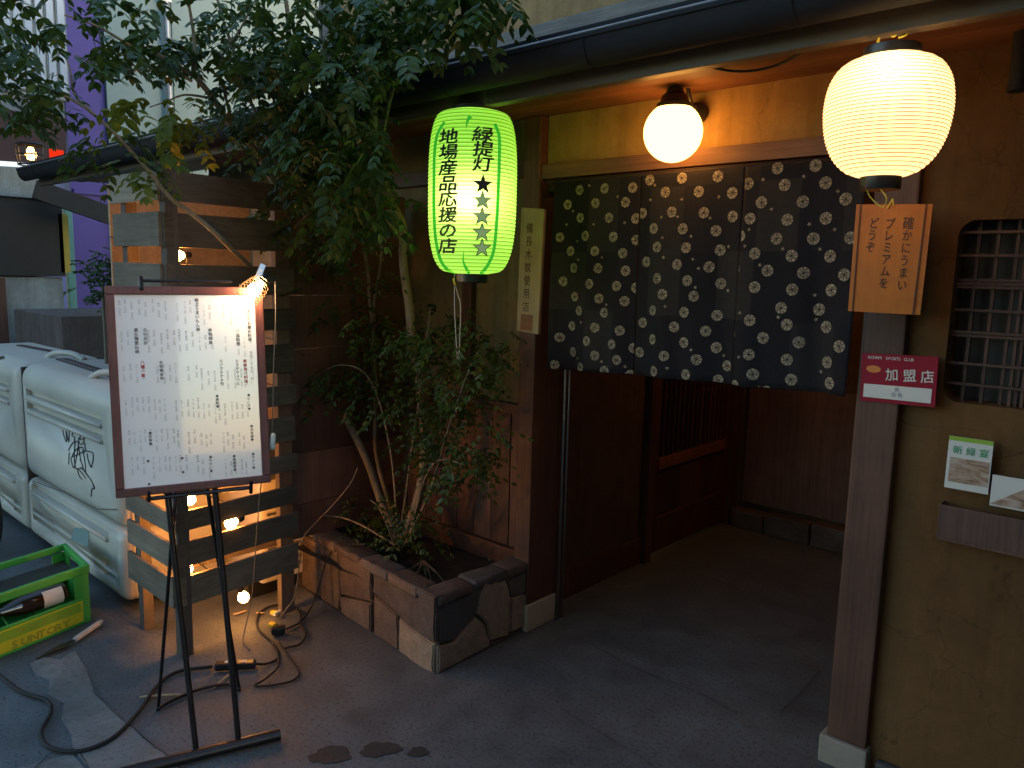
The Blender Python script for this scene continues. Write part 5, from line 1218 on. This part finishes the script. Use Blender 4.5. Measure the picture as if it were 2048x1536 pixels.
S.append(stem([(805, 1090, 2.28), (835, 1000, 2.30), (850, 900, 2.32), (840, 780, 2.30), (828, 700, 2.26), (818, 620, 2.22), (806, 520, 2.18), (805, 450, 2.15), (780, 400, 2.05), (758, 340, 1.95), (748, 260, 1.84), (750, 160, 1.78), (760, 60, 1.72), (770, -60, 1.68)], .024, .014))
S.append(stem([(795, 1090, 2.27), (775, 1000, 2.3), (752, 900, 2.32), (752, 780, 2.3), (748, 690, 2.28), (742, 620, 2.26), (735, 540, 2.24), (722, 440, 2.12), (700, 340, 1.95), (640, 240, 1.82), (590, 120, 1.72), (570, 0, 1.66)], .012, .008))
S.append(stem([(745, 650, 2.27), (752, 580, 2.25), (764, 500, 2.22), (760, 420, 2.2), (740, 330, 2.15)], .008, .004, name='branch'))
S.append(stem([(755, 330, 1.93), (775, 220, 1.84), (795, 160, 1.8), (810, 100, 1.78), (880, 90, 1.78), (960, 92, 1.8)], .008, .002, name='branch'))
S.append(stem([(762, 60, 1.72), (850, 30, 1.75), (930, 10, 1.78)], .006, .002, name='branch'))
S.append(stem([(585, 460, 1.93), (640, 400, 1.88), (690, 330, 1.84), (720, 290, 1.82)], .006, .002, name='branch'))
S.append(stem([(690, 570, 2.2), (650, 610, 2.1), (610, 590, 2.0), (560, 560, 1.95)], .006, .003, name='branch'))
S.append(stem([(575, 430, 1.88), (560, 370, 1.80), (545, 300, 1.74), (500, 200, 1.68), (470, 110, 1.62), (440, 20, 1.58), (420, -60, 1.55)], .010, .005, name='branch'))
S.append(stem([(748, 300, 1.88), (690, 230, 1.80), (660, 150, 1.72), (640, 60, 1.68), (600, -40, 1.64)], .008, .004, name='branch'))
S.append(stem([(462, 245, -3.0), (440, 130, -2.9), (480, 60, -2.8), (520, -20, -2.75)], .006, .003, name='branch'))
shr = empty('leafy_shrub', (-2.5, 2.2, .25), 'dense dark leafy shrub spreading low among the tree stems in the stone planter', 'shrub')
S2 = []
for pts in ([(790, 1090, 2.2), (760, 1020, 2.12), (740, 1000, 2.1)], [(810, 1090, 2.22), (860, 980, 2.15), (900, 850, 2.1), (930, 760, 2.1), (960, 700, 2.15), (1010, 690, 2.25)], [(815, 1090, 2.25), (850, 960, 2.2), (880, 920, 2.1), (930, 930, 2.05)], [(800, 1090, 2.25), (780, 900, 2.2), (740, 760, 2.12), (680, 730, 2.05), (620, 760, 2.02)], [(800, 1090, 2.3), (830, 850, 2.25), (850, 700, 2.2), (860, 620, 2.2)], [(800, 1095, 2.2), (700, 1040, 2.1), (640, 1030, 2.05)]):
    S2.append(stem(pts, .006, .002, shr, 'twig_stem'))
# surface roots
mbr = MB()
for k in range(9):
    a = rnd.uniform(-1.2, 2.2); d = Vector((math.cos(a), -abs(math.sin(a))-.1, 0)).normalized(); p0 = Vector((-2.56, 2.26, .282)); L0 = rnd.uniform(.1, .2); mbr.tube(spline([p0, p0+d*L0*.5+Vector((.01, 0, -.018)), p0+d*L0+Vector((0, 0, -.045))]), [.006]*6+[.004]*6+[.002], 5)
mbr.build('root', M['bark'], tree, smooth=True)

# leaves ---------------------------------------------------------------
def leaf_template(w=.50, fold=.10):
    return [(0, 0, 0), (.18, w*.38, fold*.4), (.45, w*.5, fold*.5), (.78, w*.26, fold*.3), (1, 0, -.04), (.18, -w*.38, fold*.4), (.45, -w*.5, fold*.5), (.78, -w*.26, fold*.3), (.45, 0, 0), (.78, 0, -.01)], \
        [(0, 1, 2, 8), (8, 2, 3, 9), (9, 3, 4), (0, 8, 6, 5), (8, 9, 7, 6), (9, 4, 7)]
LV_, LF_ = leaf_template()
leaves = {}   # key -> list of (pos, dir, nrm, size)
def rv(r): return Vector((r.gauss(0, 1), r.gauss(0, 1), r.gauss(0, 1)))
def spray(key, p, d, L_, n, ls, r, droop=.5):
    d = d.normalized(); side = d.cross(Vector((0, 0, 1)))
    if side.length < .1: side = Vector((1, 0, 0))
    side.normalize(); side = (side+rv(r)*.25).normalized(); nrm = side.cross(d).normalized()
    pos = Vector(p)
    for i in range(n):
        t = (i+1)/n; dd = (d+Vector((0, 0, -droop*t))).normalized(); pos = pos+dd*(L_/n)
        s = ls*(.75+.35*math.sin(math.pi*min(t, .9)))*r.uniform(.85, 1.15)
        if i == n-1: leaves.setdefault(key, []).append((pos.copy(), dd+rv(r)*.08, (nrm+rv(r)*.2).normalized(), s))
        for sg in (-1, 1):
            ld = (dd*.65+side*sg*.8+Vector((0, 0, -.30))+rv(r)*.14).normalized()
            leaves.setdefault(key, []).append((pos.copy(), ld, (nrm+rv(r)*.3).normalized(), s))
r = random.Random(11)
def cloud(key, rect, yr, count, ls, n=4, L_=.13, ell=True, droop=.5, down=.2):
    x0, y0, x1, y1_ = rect
    for _ in range(int(count*1.7)):
        while True:
            a, b = r.uniform(-1, 1), r.uniform(-1, 1)
            if not ell or a*a+b*b < 1: break
        px = (x0+x1)/2+a*(x1-x0)/2; py = (y0+y1_)/2+b*(y1_-y0)/2; yy = r.uniform(*yr)
        p = Y(px, py, yy) if yy > 0 else X(px, py, yy); th = r.uniform(0, 2*math.pi)
        d = Vector((math.cos(th), math.sin(th), r.uniform(-.6, .35)-down)); spray(key, p, d, L_*r.uniform(.7, 1.25), n, ls*r.uniform(.7, 1.25), r, droop)
# upper left canopy, thin
cloud('t', (-60, -40, 340, 120), (-3.3, -2.7), 38, .050, ell=False)
cloud('t', (-60, 90, 150, 232), (-3.2, -2.75), 26, .046, ell=False)
cloud('t', (180, 60, 400, 150), (-3.2, -2.8), 20, .050)
cloud('t', (160, 225, 300, 330), (-3.0, -2.8), 7, .044)
cloud('ty', (215, 165, 370, 300), (-3.0, -2.8), 8, .052, 5, .17)
cloud('ty', (250, 300, 320, 350), (-2.95, -2.85), 4, .042)
cloud('ty', (360, 195, 450, 280), (-3.0, -2.9), 4, .042)
# big dark mass in front of the gutter
cloud('t', (380, -60, 830, 190), (1.40, 1.84), 175, .040)
cloud('t', (420, 60, 700, 330), (1.45, 1.84), 110, .040)
cloud('t', (520, 180, 775, 370), (1.55, 1.85), 90, .040)
cloud('t', (600, 235, 770, 420), (1.55, 1.82), 32, .052, 5, .2, droop=.9)
cloud('t', (480, 350, 800, 520), (1.75, 2.2), 80, .040)
cloud('t', (740, -60, 1010, 50), (1.6, 1.84), 24, .048, droop=.9)
cloud('t', (660, -60, 830, 140), (1.6, 1.84), 40, .044)
cloud('t', (820, -60, 1045, 40), (1.65, 1.84), 13, .054, droop=1)
cloud('t', (560, 500, 800, 640), (1.95, 2.3), 24, .034)
# shrub
cloud('s', (600, 640, 1000, 840), (2.0, 2.4), 190, .028)
cloud('s', (700, 600, 960, 720), (2.05, 2.4), 60, .028)
cloud('s', (590, 690, 720, 800), (1.98, 2.15), 30, .028)
cloud('s', (800, 790, 990, 970), (2.0, 2.25), 84, .030)
cloud('s', (900, 640, 1035, 740), (2.15, 2.3), 18, .026)
cloud('s', (720, 985, 870, 1110), (2.1, 2.3), 56, .026, droop=.9)
cloud('s', (650, 980, 760, 1060), (2.1, 2.2), 10, .026)
def leaf_mesh(lst):
    vs = []; fs = []
    for (p, d, nrm, s) in lst:
        d = Vector(d).normalized(); b = nrm.cross(d)
        if b.length < .05: b = Vector((0, 1, 0)).cross(d)
        b.normalize(); n_ = d.cross(b); k = len(vs)
        for (x, y, z) in LV_: vs.append(p+d*(x*s)+b*(y*s)+n_*(z*s))
        fs += [tuple(i+k for i in f) for f in LF_]
    m = MB(); m.v = [tuple(v) for v in vs]; m.f = fs; return m
leafmesh = None
def build_leaves(lst, root, mat, mesh_name, single):
    lst = sorted(lst, key=lambda t: -(t[3]/(t[0]-CAM).length)) if single else lst
    near, rest_ = lst[:single], lst[single:]
    me_ = bpy.data.meshes.new('leaf'); me_.from_pydata(LV_, [], LF_); me_.materials.append(mat)
    w = wloc(root)
    for (p, d, nrm, s) in near:
        d = Vector(d).normalized(); b = nrm.cross(d); b = b.normalized() if b.length > .05 else Vector((0, 1, 0)); n_ = d.cross(b); b = n_.cross(d)
        o = bpy.data.objects.new('leaf', me_); COL.objects.link(o); o.parent = root
        q = p-w
        o.matrix_local = Matrix(((d.x*s, b.x*s, n_.x*s, q.x), (d.y*s, b.y*s, n_.y*s, q.y), (d.z*s, b.z*s, n_.z*s, q.z), (0, 0, 0, 1)))
    m = leaf_mesh(rest_); me2 = bpy.data.meshes.new(mesh_name); me2.from_pydata([tuple(Vector(v)-w) for v in m.v], [], m.f); me2.materials.append(mat)
    o = bpy.data.objects.new(mesh_name, me2); COL.objects.link(o); o.parent = root; o['kind'] = 'stuff'
build_leaves(leaves['t'], tree, M['leaf'], 'foliage', 230)
build_leaves(leaves['ty'], tree, M['leaf_y'], 'yellow_foliage', 60)
build_leaves(leaves['s'], shr, M['leaf'], 'foliage', 290)
# bush behind the screen
bush = empty('small_bush', X(205, 560, -4.6), 'small glossy bush showing left of the pallet screen', 'bush')
leaves['b'] = []
for _ in range(70):
    px, py = r.gauss(208, 18), r.gauss(550, 28); p = X(px, py, -4.6+r.uniform(-.15, .15)); spray('b', p, Vector((r.uniform(-1, 1), r.uniform(-1, 1), r.uniform(-.4, .4))), .09, 3, .036, r)
bp0 = X(205, 560, -4.6)
MB().tube([(bp0.x, bp0.y+.05, 0), (bp0.x, bp0.y, .8), (bp0.x, bp0.y, bp0.z)], .01, 6).build('stem', M['bark'], bush, smooth=True)
build_leaves(leaves['b'], bush, M['leaf'], 'foliage', 60)
print('leaves', {k: len(v) for k, v in leaves.items()}, 'objects', len(sc.objects))
